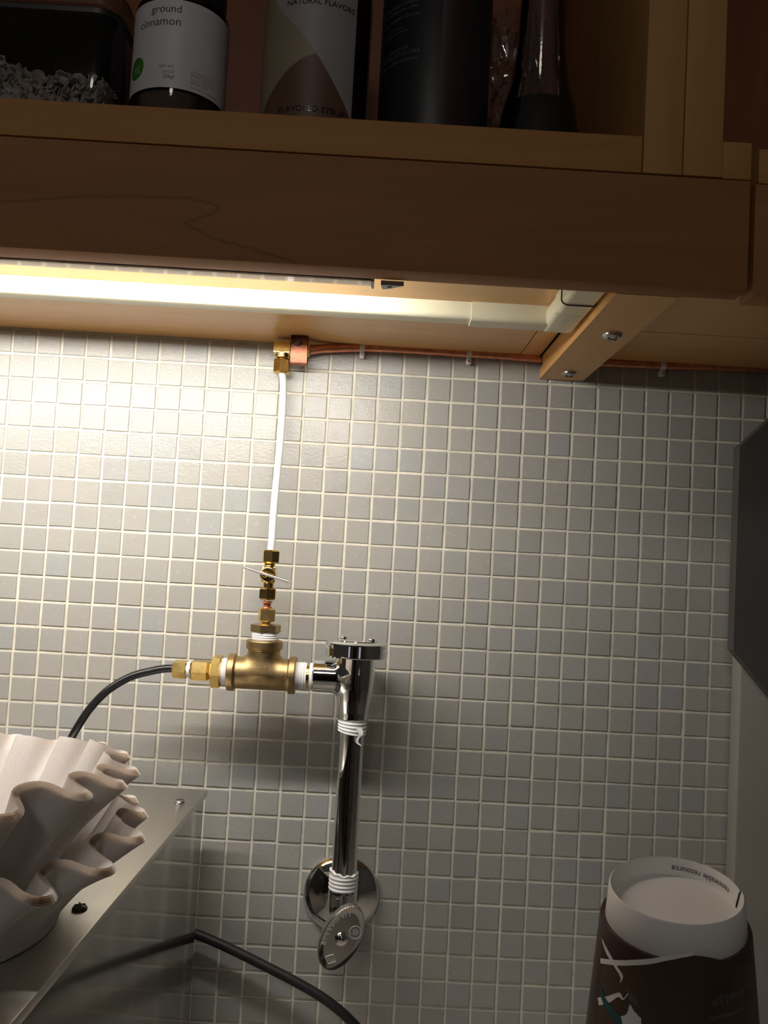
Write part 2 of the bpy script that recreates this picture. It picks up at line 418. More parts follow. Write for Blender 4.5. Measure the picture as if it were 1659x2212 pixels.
# ================================================================== THE SETTING
P = 0.0225
gw = box(-1.0, 1.4, 0.0011, 0.06, -0.62, 0.55)
wall = struct(obj('wall_back', gw, GROUT), 'kitchen wall faced with small grey mosaic tiles')
def tile_geo():
    h = (P - 0.0021) / 2; b = 0.0006
    pr = [(h, 0.004), (h, 0.0009), (h - b * 0.4, 0.0002), (h - b, 0.0)]
    v = []; f = []
    for s, y in pr: v += [(-s, y, -s), (s, y, -s), (s, y, s), (-s, y, s)]
    for i in range(3):
        for j in range(4): k = (j + 1) % 4; f.append((i * 4 + j, i * 4 + k, (i + 1) * 4 + k, (i + 1) * 4 + j))
    f.append((12, 13, 14, 15)); return np.array(v, float), f
TG = tile_geo(); tme = newmesh('tile', TG, TILE, None)
cells = [(c, r) for c in range(-14, 45) for r in range(-1, 28)]
def cdist(cr): return ((cr[0] + 0.5) * P - CC[0]) ** 2 + (-(cr[1] + 0.5) * P - (CC[2] - OZ)) ** 2
cells.sort(key=cdist)
rest = []
wl = np.array(wall.location)
for k, (c, r) in enumerate(cells):
    ctr = np.array([(c + 0.5) * P + rng.normal(0, .00016), rng.normal(0, .00012), -(r + 0.5) * P + OZ + rng.normal(0, .00016)])
    ang = (rng.normal(0, .006), rng.normal(0, .005), rng.normal(0, .006))
    if k < 300:
        o = bpy.data.objects.new('tile', tme); COL.objects.link(o); o.parent = wall
        o.location = ctr - wl; o.rotation_euler = ang
    else:
        R_ = rotz(ang[2]) @ roty(ang[1]) @ rotx(ang[0]); rest.append((TG[0] @ R_.T + ctr, TG[1]))
o = obj('tile_field', join(*rest), TILES, wall, None); o['kind'] = 'stuff'
struct(obj('floor', box(-1.6, 2.0, -3.2, 0.06, -1.60, -1.54), FLOORM), 'dark vinyl kitchen floor')
struct(obj('wall_front', box(-1.66, 2.06, -3.26, -3.2, -1.54, 0.96), WALLP), 'painted wall across the kitchen')
struct(obj('wall_left', box(-1.66, -1.6, -3.2, 0.06, -1.54, 0.96), WALLP), 'painted side wall of the kitchen')
struct(obj('wall_right', box(2.0, 2.06, -3.2, 0.06, -1.54, 0.96), WALLP), 'painted side wall of the kitchen')
struct(obj('ceiling', box(-1.66, 2.06, -3.26, 0.06, 0.96, 1.02), CEIL), 'white kitchen ceiling')
struct(obj('added_door_1', box(-0.35, 0.45, -3.2, -3.16, -1.54, 0.50, .004), DOORM), 'unseen dark door added for the chrome to reflect')  # added out of view: dark shape for stripes in the chrome
struct(obj('trim_2', join(box(-0.45, -0.35, -3.2, -3.15, -1.54, 0.60), box(0.45, 0.55, -3.2, -3.15, -1.54, 0.60), box(-0.35, 0.45, -3.2, -3.15, 0.50, 0.60)), CEIL), 'unseen white frame of the added door')  # pale surround of the added door, also for the chrome stripes
for k_, (x0, x1) in enumerate(((-1.35, -0.95), (0.85, 1.20))):  # added, unseen: glowing panes that give the chrome bright stripes
    wn = struct(obj('added_window_%d' % (k_ + 1), join(box(x0 - .06, x0, -3.2, -3.15, -.60, .62), box(x1, x1 + .06, -3.2, -3.15, -.60, .62), box(x0, x1, -3.2, -3.15, .56, .62), box(x0, x1, -3.2, -3.15, -.60, -.54)), CEIL), 'unseen glowing frame added for the chrome to reflect')
    obj('glow_pane', box(x0, x1, -3.195, -3.185, -.54, .56), ADDED_GLOW, wn)
struct(obj('trim_1', join(box(-1.0, 1.4, -0.64, 0.0, -0.66, -0.62, 0.003), box(-1.0, 1.4, -0.60, 0.0, -1.54, -0.66)), COUNTER), 'worktop and base units below the tiled wall')

# ================================================================== WALL CABINETS
TOP = 0.47
c1 = thing('wall_cabinet', V(0.0, -0.14, 0.0238), 'open maple wall cabinet holding jars and bottles above the tiles', 'cabinet')
obj('bottom_panel', box(-0.60, 0.4655, -0.262, -0.0005, 0.0238, 0.0330), PANEL, c1, 35)
obj('side_panel_edge', box(0.4665, 0.4840, -0.262, -0.0005, 0.0236, 0.0330, .0004), MAPLE_Y, c1, 35)
obj('shelf_floor', box(-0.60, 0.4928, -0.279, -0.004, 0.0738, 0.0970, .0006), MAPLE_X, c1, 35, 'lighter maple bottom rail below the jars')
obj('side_panel', box(0.4935, 0.5176, -0.2795, -0.004, 0.0738, TOP, .0006), MAPLE_Z, c1, 35)
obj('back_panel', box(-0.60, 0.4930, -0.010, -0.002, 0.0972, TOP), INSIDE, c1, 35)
obj('top_panel', box(-0.60, 0.4930, -0.279, -0.010, TOP - .02, TOP), MAPLE_X, c1, 35)
c2 = thing('wall_cabinet', V(0.539, -0.14, 0.0738), 'narrow end of a maple wall cabinet beside the double upright', 'cabinet')
obj('side_panel', box(0.5182, 0.5424, -0.2795, -0.004, 0.0738, TOP, .0006), MAPLE_Z, c2, 35)
obj('shelf_floor', box(0.5428, 0.5610, -0.278, -0.004, 0.0738, 0.0975, .0006), MAPLE_X, c2, 35)
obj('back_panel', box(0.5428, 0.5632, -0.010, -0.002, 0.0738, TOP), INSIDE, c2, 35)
c3 = thing('wall_cabinet', V(0.75, -0.14, 0.0238), 'maple wall cabinet cut off by the right edge of the picture', 'cabinet')
obj('shelf_floor', box(0.5660, 1.0, -0.277, -0.004, 0.0725, 0.0945, .0006), MAPLE_X, c3, 35)
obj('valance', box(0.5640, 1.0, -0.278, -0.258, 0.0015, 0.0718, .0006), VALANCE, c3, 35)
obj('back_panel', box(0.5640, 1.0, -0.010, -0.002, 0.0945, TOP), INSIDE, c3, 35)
obj('side_panel', box(0.98, 1.0, -0.278, -0.004, 0.0945, TOP), MAPLE_Z, c3, 35)
obj('bottom_panel', box(0.5262, 1.0, -0.1060, -0.0005, 0.0240, 0.0330), PANEL, c3, 35)
obj('bottom_panel', box(0.5262, 1.0, -0.2575, -0.1072, 0.0240, 0.0330), PANEL, c3, 35)
obj('top_panel', box(0.5182, 1.0, -0.279, -0.010, TOP - .02, TOP), MAPLE_X, c3, 35)
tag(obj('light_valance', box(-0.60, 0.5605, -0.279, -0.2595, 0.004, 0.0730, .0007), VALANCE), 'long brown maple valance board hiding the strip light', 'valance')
# cleat
br = thing('wooden_cleat', V(0.506, -0.13, 0.004), 'maple cleat with two screws under the cabinets', 'cleat')
obj('board', extrude([(-0.2590, 0.004), (-0.0012, 0.004), (-0.0012, 0.0145), (-0.0115, 0.0145), (-0.0115, 0.0234), (-0.2590, 0.0234)], 0.4858, 0.5258, 'x'), MAPLE_Y, br, 20)
def screw_down(px, py, z, r, parent, mat):
    q = atz(px, py, z); R_ = rotx(math.pi)
    s = obj('screw', dome(r, r * 0.55, R=R_, T=q), mat, parent)
    for a in (0.6, 0.6 + math.pi / 2):
        b = box(-r * .62, r * .62, -r * .1, r * .1, -r * .57, -r * .40); obj('screw_slot', xf((b[0] - np.array([0, 0, OZ]), b[1]), rotz(a), q), DARK_SCREW, s)
screw_down(1322, 722, 0.004, 0.0072, br, STEEL_SCREW); screw_down(1229, 805, 0.004, 0.0066, br, STEEL_SCREW)

# ================================================================== STRIP LIGHT
XE = atz(800, 606, 0.0)[0]
sl = thing('strip_light', V(-0.13, -0.256, 0.0), 'under-cabinet strip light behind the valance, switched on', 'lamp')
obj('housing', extrude([(-0.2590, 0.0036), (-0.2574, 0.0036), (-0.2574, 0.0194), (-0.2412, 0.0194), (-0.2412, 0.0150), (-0.2400, 0.0150), (-0.2400, 0.0236), (-0.2590, 0.0236)], XE - .55, XE, 'x'), ALU, sl, 20)
obj('lip', extrude([(-0.2588, 0.0028), (-0.2490, 0.0028), (-0.2490, 0.0035), (-0.2588, 0.0035)], XE - .55, XE, 'x'), LENS, sl, 20, 'greyish clear lens lip')
dp = [(-0.2566, 0.0085), (-0.2525, 0.0061), (-0.2452, 0.0072), (-0.2428, 0.0165)]
obj('diffuser', (np.array([V(x_, a, b) for x_ in (XE - .545, XE - .001) for a, b in dp]), [(0, 1, 5, 4), (1, 2, 6, 5), (2, 3, 7, 6)]), LEDM, sl, None)
obj('end_cap', box(XE, XE + 0.0022, -0.2590, -0.2440, 0.0026, 0.0236, .0004), GREY_PL, sl)
q0 = XE + 0.0065
mc = obj('mounting_clip', extrude([(q0, -0.2585), (q0 + .0145, -0.2585), (q0 + .004, -0.2500), (q0 + .0012, -0.2495)], 0.0010, 0.0040, 'z'), GREY_PL, sl, 20)
obj('clip_hole', box(q0 + .0042, q0 + .0072, -0.2560, -0.2535, 0.0006, 0.0011), DARK_SCREW, mc)

# ================================================================== CORD RACEWAY
rw = thing('cord_raceway', V(0.1, -0.15, 0.0085), 'cream plastic cord raceway with a corner elbow under the cabinet', 'raceway')
def dprof(a, b, z0, z1, r, n=6):
    p = [(a, z1)]
    p += [(a + r - r * math.cos(t_), z0 + r - r * math.sin(t_)) for t_ in np.linspace(0, math.pi / 2, n)]
    p += [(b - r * .5 + r * .5 * math.sin(t_), z0 + r * .5 - r * .5 * math.cos(t_)) for t_ in np.linspace(0, math.pi / 2, n)]
    return p + [(b, z1)]
obj('cover', extrude(dprof(-0.1600, -0.1415, 0.0112, 0.0236, 0.004), -0.60, 0.412, 'x'), CREAM, rw, 40)
obj('coupling_sleeve', extrude(dprof(-0.1612, -0.1402, 0.0100, 0.0237, 0.004), 0.4045, 0.4640, 'x'), CREAM, rw, 40)
obj('elbow', box(0.4600, 0.4846, -0.1900, -0.1385, 0.0092, 0.0236, 0.0045, 4), CREAM, rw, 60)
obj('cover', extrude([(p_[0], p_[1]) for p_ in dprof(0.4612, 0.4840, 0.0100, 0.0236, 0.0045)], -0.2560, -0.1880, 'y'), CREAM, rw, 40)
gp = dprof(0.4608, 0.4845, 0.0094, 0.0236, 0.0048)
obj('joint_gap', tube(spline([V(a, -0.2120 + 0.5 * max(0, 0.4640 - a), b) for a, b in gp], 3), 0.0005, 8), GAP, rw, 60)

# ================================================================== COPPER LINE, CLIPS, STRAP, UPPER ELBOW
YT = -0.0062
cp = [at(668, 757, -0.016), at(700, 753, -0.012), at(783, 750.5, YT - .001), at(850, 753, YT), at(930, 757.5, YT), at(1012, 763, YT), at(1090, 768, YT), at(1170, 775, YT), at(1240, 780, YT), at(1310, 784, YT), at(1430, 789, YT), at(1550, 793, YT), at(1659, 797, YT), at(1800, 803, YT)]
tag(obj('copper_tube', tube(spline(cp, 8), 0.0039), COPPER, None, 60), 'thin copper tube running along the joint of cabinet and tiles', 'tube')
for px, py, lab in ((783, 752, 'white cable clip on the copper tube nearest the copper strap'), (1013, 765, 'white cable clip on the copper tube just left of the cleat'), (1431, 790, 'white cable clip on the copper tube right of the cleat')):
    q = at(px, py, YT); k = thing('cable_clip', q - np.array([0, 0, .008]), lab, 'clip', 'cable clips on the copper tube')
    r_o, r_i, n = 0.0052, 0.0038, 10; arc = [(-math.cos(a) * r_o, math.sin(a) * r_o) for a in np.linspace(math.pi * 0.62, -math.pi * 0.5, n)]
    arc2 = [(-math.cos(a) * r_i, math.sin(a) * r_i) for a in np.linspace(-math.pi * 0.5, math.pi * 0.62, n)]
    z_ = q[2] - OZ
    obj('strap', extrude([(q[1] + a, z_ + b) for a, b in arc + arc2], q[0] - .0022, q[0] + .0022, 'x'), CLIP, k, 40)
    obj('foot', box(q[0] - .0022, q[0] + .0022, -0.0090, -0.0005, z_ - .0095, z_ - .0050, .0006), CLIP, k)
    obj('nail', lathe([(.0012, 0), (.0012, .0015)], 10, rotx(math.pi / 2), V(q[0], -0.0088, z_ - .0074)), STEEL_SCREW, k)
YE = -0.018
e0 = at(611, 755, YE); ex, ez = e0[0], e0[2]
el = thing('brass_elbow', (ex, YE, at(611, 808, YE)[2]), 'small brass elbow fitting at the top of the white tube', 'pipe fitting')
zb0, zb1, zb2 = at(611, 743, YE)[2], at(611, 777, YE)[2], at(612, 808, YE)[2]
def f_elb(Q):
    a = sd_cyl(Q, (ex, YE, 0), 2, 0.0068, zb1 + .001, zb0 - .0005, .001); b = sd_cyl(Q, (0, YE, ez + .0008), 0, 0.0056, ex - .007, ex + .0085, .001)
    d = np.maximum(np.maximum(np.abs(Q[:, 0] - ex) - .0072, np.abs(Q[:, 1] - YE) - .0062), np.abs(Q[:, 2] - ez - .0006) - .0044) - .0004
    return smin(smin(a, b, .0015), d, .0012)
obj('body', implicit(f_elb, (ex - .011, YE - .010, zb1 - .002), (ex + .012, YE + .010, zb0 + .003), .0006), BRASS, el, 50)
obj('compression_nut', hexa(0.0068, zb2, zb1 + .0006, .2, rot=0.35, T=(ex + .0004, YE, 0)), BRASS, el, 25)
obj('side_nut', hexa(0.0064, 0, .016, .2, rot=0.2, R=basis((1, 0, 0)), T=(ex + .0085, YE, ez + .0008)), BRASS, el, 25)
sx0, sx1 = at(628, 755, -.03)[0], at(664, 755, -.03)[0]; zs = [at(645, y_, -.03)[2] - OZ for y_ in (727, 782)]
stp = thing('pipe_strap', ((sx0 + sx1) / 2, -0.03, zs[1] + OZ), 'copper pipe strap held by one dark screw under the cabinet', 'pipe strap')
prof = [(-0.0335, 0.0236), (-0.0290, 0.0236)] + [(-0.0285 - .0016 * math.sin(a * math.pi), zs[0] + .003 + (zs[1] - zs[0] - .003) * a) for a in np.linspace(0, 1, 9)] + [(-0.022, zs[1] - .0012)]
back = [(a + .0009, b - .0004) for a, b in prof[::-1]]
obj('band', extrude(prof + back, sx0, sx1, 'x'), COPPER_S, stp, 40)
sq = at(643, 738, -.0300)
s_ = obj('screw', dome(.0042, .0022, R=rotx(math.pi / 2 - .2), T=sq), DARK_SCREW, stp)

# ================================================================== WHITE TUBE
YA = -0.05; AX = 0.2540
wt = [np.array([ex + .0004, YE, zb2 + .004]), at(612, 830, YE - .001), at(611, 880, -.024), at(606, 950, -.032), at(598, 1030, -.040), at(591, 1110, -.047), np.array([AX + .0006, YA, at(586, 1170, YA)[2]]), np.array([AX, YA, -0.170 + OZ])]
tag(obj('plastic_tube', tube(spline(wt, 10), 0.0032), WHITE_TUBE, None, 60), 'white plastic water tube rising from the needle valve to the cabinet', 'tube')

# ================================================================== NEEDLE VALVE (top of the tee)
def ax(z): return np.array([AX, YA, z + OZ])
nv = thing('needle_valve', ax(-0.2376), 'brass needle valve with a thin bar handle above the tee', 'valve')
obj('compression_nut', hexa(0.0066, -0.1790, -0.1676, .18, rot=-0.25, T=(AX + .0004, YA, OZ)), BRASS, nv, 25)
def f_nv(Q):
    a = sd_cyl(Q, (AX, YA, OZ), 2, 0.0048, -0.2010, -0.1785, .0008); b = sd_cyl(Q, (AX, YA - .001, -0.1885 + OZ), 1, 0.0066, -0.0100, 0.0065, .0010)
    c = np.maximum(np.maximum(np.abs(Q[:, 0] - AX) - .0052, np.abs(Q[:, 1] - YA) - .005), np.abs(Q[:, 2] - OZ + .1885) - .0062) - .0003
    return smin(smin(a, b, .001), c, .0012)
obj('body', implicit(f_nv, (AX - .009, YA - .0135, -0.203 + OZ), (AX + .009, YA + .008, -0.177 + OZ), .0006), BRASS, nv, 50)
hq = np.array([AX - .0018, YA - .0150, -0.1884 + OZ])
st = obj('stem', lathe([(.0024, 0), (.0026, .006), (.0019, .0068)], 20, rotx(math.pi / 2), hq + np.array([0, .0055, 0])), BRASS, nv)
h0, h1 = at(524, 1224.5, YA - .0175), at(624, 1257, YA - .0175)
obj('bar_handle', tube(np.array([h0, h1]), 0.00112, 12), STEEL_SCREW, nv, 60, 'thin nickel bar handle')
obj('compression_nut', hexa(0.0067, -0.2102, -0.1998, .2, rot=0.52, T=(AX, YA, OZ)), BRASS, nv, 25)
obj('nipple', lathe([(.0052, -.2125), (.0040, -.2112), (.0033, -.2112), (.0033, -.2158), (.0042, -.2160), (.0046, -.2176)], 24, T=(AX, YA, OZ)), COPPER, nv, 40, 'copper nipple between two brass nuts')
obj('compression_nut', hexa(0.0064, -0.2286, -0.2170, .2, rot=-0.12, T=(AX, YA, OZ)), BRASS, nv, 25)
obj('neck', lathe([(.0042, -.2318), (.0042, -.2280)], 24, T=(AX, YA, OZ)), BRASS, nv)
obj('hex_bushing', hexa(0.0112, -0.2378, -0.2304, .07, rot=0.28, T=(AX, YA, OZ)), BRONZE, nv, 25)
def threads(r, t0, t1, n, R=None, T=None, amp=.00036):
    m = n * 8; pr = [(r - .0015, t0)]
    for i in range(m + 1): pr.append((r + amp * math.cos(2 * math.pi * n * i / m) * (1 if 2 < i < m - 2 else .2), t0 + (t1 - t0) * i / m))
    pr.append((r - .0015, t1)); g = lathe(pr, 56); v = g[0].copy()
    a = np.arctan2(v[:, 1], v[:, 0]); rr = np.hypot(v[:, 0], v[:, 1]); k = 1 + .00006 / r * np.sin(5 * a + v[:, 2] * 900) ; v[:, 0] *= k; v[:, 1] *= k
    return xf((v, g[1]), R, T)
obj('thread_tape', threads(.0112, -.2465, -.2376, 5, T=(AX, YA, OZ)), TAPE, nv, 60, 'white thread tape')

# ================================================================== BRASS TEE
TZ = -0.2724
tee = thing('brass_tee', np.array([0.2535, YA, TZ - .0155 + OZ]), 'cast brass pipe tee joining the valve, black tube and chrome breaker', 'pipe fitting')
def f_tee(Q):
    a = sd_cyl(Q, (0, YA, TZ + OZ), 0, .0135, .2252, .2815, .0008); b = sd_cyl(Q, (AX - .0002, YA, OZ), 2, .0135, TZ, -.2446, .0008)
    d = smin(a, b, .006)
    for fl in (sd_cyl(Q, (0, YA, TZ + OZ), 0, .0157, .2247, .2308, .0009), sd_cyl(Q, (0, YA, TZ + OZ), 0, .0157, .2760, .2821, .0009), sd_cyl(Q, (AX - .0002, YA, OZ), 2, .0155, -.2515, -.2442, .0009)):
        d = smin(d, fl, .0016)
    hole = np.minimum(sd_cyl(Q, (0, YA, TZ + OZ), 0, .0110, .20, .31), sd_cyl(Q, (AX, YA, OZ), 2, .0110, TZ, -.23))
    return np.maximum(d, -hole)
obj('body', implicit(f_tee, (.222, YA - .0185, TZ - .0185 + OZ), (.285, YA + .0185, -.2415 + OZ), .00075), BRONZE, tee, 55)
RX = basis((1, 0, 0))
obj('thread_tape', threads(.0112, .2778, .2910, 6, RX, (0, YA, TZ + OZ)), TAPE, tee, 60, 'white thread tape on the brass nipple')
obj('nipple', lathe([(.0108, .285), (.0108, .2965)], 40, RX, (0, YA, TZ + OZ)), BRASS, tee)
obj('thread_tape', threads(.0112, .2935, .2990, 3, RX, (0, YA, TZ + OZ)), TAPE, tee, 60)

# ================================================================== LEFT COMPRESSION FITTING + BLACK TUBE
def AXI(px): return at(px, 1450, YA)[0]
LZ = TZ
cf = thing('compression_fitting', np.array([AXI(430), YA, LZ - .0135 + OZ]), 'brass compression fitting between black tube and tee', 'pipe fitting')
Tl = (0, YA, LZ + OZ)
obj('thread_tape', threads(.0112, AXI(478), AXI(498), 5, RX, Tl), TAPE, cf, 60, 'white thread tape')
obj('hex_bushing', hexa(.0126, AXI(456), AXI(481), .12, rot=0.12, R=RX, T=Tl), BRASS, cf, 25)
obj('neck', lathe([(.0050, AXI(450)), (.0050, AXI(458))], 24, RX, Tl), BRASS, cf)
obj('compression_nut', hexa(.0078, AXI(411.5), AXI(453.5), .25, rot=0.1, R=RX, T=Tl), BRASS, cf, 25)
obj('sleeve', lathe([(.0062, AXI(403)), (.0066, AXI(404)), (.0066, AXI(413)), (.0062, AXI(414))], 32, RX, Tl), TAPE, cf, 40, 'white plastic sleeve')
obj('tube_nut', hexa(.0068, AXI(373.5), AXI(406), .2, rot=0.2, R=RX, T=Tl), BRASS, cf, 25)
bt = [np.array([AXI(385), YA, LZ + OZ]), np.array([AXI(360), YA, LZ + OZ]), at(325, 1450, -.051), at(280, 1463, -.053), at(232, 1492, -.055), at(195, 1530, -.056), at(168, 1570, -.056), at(152, 1600, -.052), at(140, 1640, -.040), at(134, 1680, -.024), V(0.075, -.013, -.37), V(.085, -.012, -.618)]
tag(obj('plastic_tube', tube(spline(bt, 10), 0.0034), BLACK, None, 60), 'glossy black plastic tube curving down from the brass fitting', 'tube')

# ================================================================== VACUUM BREAKER
BX = 0.3320
vb = thing('vacuum_breaker', np.array([BX, YA, -.3066 + OZ]), 'chrome vacuum breaker with a wide screwed cap', 'valve')
prz = np.array([-.3066, -.300, -.290, -.280, -.268, -.255, -.245]); prr = np.array([.0126, .0132, .0148, .0161, .0168, .0168, .0168])
def rad(t_): return np.interp(t_, prz, prr)
def f_vb(Q):
    a = sd_cyl(Q, (BX, YA, OZ), 2, rad, -.3066, -.246, .0012); b = sd_cyl(Q, (0, YA, -.2716 + OZ), 0, .0134, .2964, BX, .0007)
    d = smin(a, b, .0045)
    d = np.maximum(d, -sd_cyl(Q, (0, YA, -.2716 + OZ), 0, .0106, .28, .305))
    return d
obj('body', implicit(f_vb, (.293, YA - .020, -.309 + OZ), (.352, YA + .020, -.243 + OZ), .00075), CHROME, vb, 180)
kc = obj('cap', lathe([(.017, -.2535), (.0262, -.2538), (.0266, -.2532), (.0266, -.2440), (.0262, -.2424), (.0245, -.2412), (.0190, -.2405), (.0188, -.2399), (.0120, -.2394), (.0040, -.2392)], 96, T=(BX, YA, OZ)), CHROME, vb, 30)
for px, py in ((742, 1368), (803, 1376)):
    q = at(px, py, YA + .000); d = np.array([q[0] - BX, 0.0, 0]); q = np.array([q[0], YA + (-.004 if px > 770 else .006), -.2398 + OZ])
    s_ = obj('screw', dome(.0033, .0028, T=q), CHROME, kc)
tp = threads(.0120, -.3170, -.3060, 4, T=(BX, YA, OZ)); tv = tp[0].copy(); zz = (tv[:, 2] - OZ + .3170) / .011
aa = np.arctan2(tv[:, 1] - YA, tv[:, 0] - BX); tv[:, 2] += -.0016 * (1 - zz) * np.sin(aa + 2.0)
obj('thread_tape', (tv, tp[1]), TAPE, vb, 60, 'frayed white thread tape below the breaker')
def ribbon(pts, wv, th=.0002):
    p = spline(pts, 6); v = []; f = []
    for i, q in enumerate(p):
        k = 1 - .75 * i / (len(p) - 1)
        for s in (-1, 1):
            for e in (-1, 1): v.append(q + np.asarray(wv) * s * k + np.array([0, e * th, 0]))
    for i in range(len(p) - 1):
        a, b = 4 * i, 4 * i + 4
        for s in ((0, 1), (1, 3), (3, 2), (2, 0)): f.append((a + s[0], a + s[1], b + s[1], b + s[0]))
    f += [(0, 1, 3, 2), (4 * len(p) - 4, 4 * len(p) - 3, 4 * len(p) - 1, 4 * len(p) - 2)]
    return np.array(v), f
obj('tape_end', ribbon([at(776, 1574, YA - .0125), at(780, 1586, YA - .0128), at(773, 1595, YA - .0125), at(772, 1604, YA - .0122), at(780, 1611, YA - .0122)], (.0022, 0, .0006)), TAPE, vb, 60)
# ================================================================== CHROME PIPE
pp = thing('chrome_pipe', np.array([BX, YA, -.4420 + OZ]), 'straight upright chrome supply pipe on the tiled wall', 'pipe')
obj('pipe', lathe([(.0106, -.4430), (.0106, -.3120)], 64, T=(BX, YA, OZ)), CHROME, pp, 60)
tp = threads(.0121, -.4485, -.4330, 5, T=(BX, YA, OZ)); tv = tp[0].copy(); aa = np.arctan2(tv[:, 1] - YA, tv[:, 0] - BX)
top = tv[:, 2] > -.4345 + OZ; tv[top, 2] += .0022 * np.maximum(0, -np.cos(aa[top])) + .0006 * np.sin(9 * aa[top]); bot = tv[:, 2] < -.4470 + OZ
tv[bot, 2] -= .004 * np.maximum(0, -np.cos(aa[bot] - .5)) ** 2 - .0004 * np.sin(11 * aa[bot])
obj('thread_tape', (tv, tp[1]), TAPE, pp, 60, 'wrinkled white thread tape at the pipe foot')
# ================================================================== STOP VALVE
sc_ = at(737, 1933, -.004); SZ = sc_[2] - OZ
sv = thing('stop_valve', np.array([BX, YA, SZ - .012 + OZ]), 'chrome angle stop valve with an oval lettered handle', 'valve')
def f_sv(Q):
    a = sd_cyl(Q, (BX, YA, OZ), 2, lambda t_: np.where(t_ > -.4470, .0118, .0122), SZ - .012, -.4445, .0012); b = sd_cyl(Q, (BX, 0, SZ - .004 + OZ), 1, .0118, YA - .012, -.004, .001)
    c = sd_cyl(Q, (BX - .0015, 0, SZ - .012 + OZ), 1, .0070, YA - .027, YA, .0008)
    return smin(smin(a, b, .004), c, .004)
obj('body', implicit(f_sv, (BX - .016, YA - .030, SZ - .022 + OZ), (BX + .016, .0, -.441 + OZ), .0009), CHROME, sv, 180)
YH = YA - .030; hc = at(737, 2024, YH)
Rh = np.array([[1, 0, 0], [0, 0, 1.0], [0, -1, 0]]).T @ np.eye(3)
def oval(a, b, prof, n=96, knurl=False):
    v = []; f = []; th = np.arange(n) * 2 * math.pi / n
    for s, y in prof:
        kk = np.ones(n)
        if knurl: kk = 1 - .012 * (np.arange(n) % 2)
        v += [((a * s) * math.cos(t_) * k_, y, (b * s) * math.sin(t_) * k_) for t_, k_ in zip(th, kk)]
    m = len(prof)
    for i in range(m - 1):
        for j in range(n): k = (j + 1) % n; f.append((i * n + j, i * n + k, (i + 1) * n + k, (i + 1) * n + j))
    f.append(tuple(range(n))); f.append(tuple(range((m - 1) * n, m * n))); return np.array(v), f
HA = -math.radians(25)                      # handle leans to the right
Rhd = rotz(math.radians(10)) @ roty(-HA)
def hx(g): return xf(g, Rhd, hc)
ha, hb = .0158, .0268
hd = obj('handle', hx(join(oval(ha, hb, [(.86, .0048), (1.0, .0040), (1.0, -.0022), (.975, -.0030)], 120, True))), STEEL_SCREW, sv, 25, 'oval knurled valve handle')
obj('face', hx(oval(ha, hb, [(.975, -.0026), (.955, -.0034), (.90, -.0032), (.55, -.0026), (.2, -.0024)], 96)), CHROME, hd, 60)
obj('screw', hx(xf(dome(.0056, .0040), rotx(math.pi / 2), (0, -.0022, -.0005))), CHROME, hd)
def arc_text(s, size, t0, step, k, lift):
    gs = []
    for i, ch in enumerate(s):
        a = t0 + i * step; v, f = text2d(ch, size, align='C')
        if len(v) == 0: continue
        x, z = ha * k * math.cos(a), hb * k * math.sin(a); tx, tz = ha * math.sin(a), -hb * math.cos(a); L = math.hypot(tx, tz); tx, tz = tx / L, tz / L
        nx, nz = -tz, tx
        w3 = np.column_stack([x + v[:, 0] * tx + v[:, 1] * nx, np.full(len(v), lift), z + v[:, 0] * tz + v[:, 1] * nz])
        gs.append((w3, f))
    return join(*gs)
obj('lettering', hx(arc_text('BrassCraft', .0058, math.radians(205), -math.radians(11.2), .70, -.00362)), LETTER_GLINT, hd, None, 'raised maker lettering')
lg = []
for r0, r1 in ((.0052, .0047),):
    lg.append(xf(lathe([(r0, 0), (r0, .0003), (r1, .0003), (r1, 0)], 32), rotx(math.pi / 2), (.0078, -.0030, .0085)))
v, f = text2d('SB', .0048, align='C'); lg.append((np.column_stack([v[:, 0] + .0078, np.full(len(v), -.0036), v[:, 1] + .0070]), f))
for a, b in (((-.0005, -.0135), (.0040, -.0175)), ((.0040, -.0175), (-.0005, -.0215)), ((-.0005, -.0215), (-.0050, -.0175)), ((-.0050, -.0175), (-.0005, -.0135))):
    lg.append(tube(np.array([(a[0], -.0032, a[1]), (b[0], -.0032, b[1])]), .00028, 6))
v, f = text2d('1/4', .0036, align='C'); lg.append((np.column_stack([v[:, 0] - .0005, np.full(len(v), -.0036), v[:, 1] - .0190]), f))
obj('emblem', hx(join(*lg)), LETTER_GLINT, hd, 30)
esc = lathe([(.0335, 0), (.0338, .0018), (.0330, .0030), (.0290, .0065), (.0235, .0100), (.0165, .0128), (.0122, .0140)], 96, rotx(math.pi / 2), (sc_[0], -.0004, sc_[2]))
tag(obj('escutcheon', esc, CHROME, None, 50), 'round domed chrome cover plate where the pipe enters the wall', 'cover plate')

# ================================================================== POWER CORD
pc = [V(.14, -.013, -.44), at(380, 2003, -.014), at(427, 2019, -.014), at(490, 2046, -.015), at(581, 2091, -.018), at(635, 2119, -.020), at(689, 2150, -.022), at(730, 2180, -.024), at(765, 2213, -.026), at(830, 2285, -.028), V(.40, -.04, -.6155), V(.46, -.07, -.6157)]
tag(obj('power_cord', tube(spline(pc, 8), 0.0041), CORD, None, 60), 'thick matt black cord hanging across the tiles behind the steel machine', 'cord')

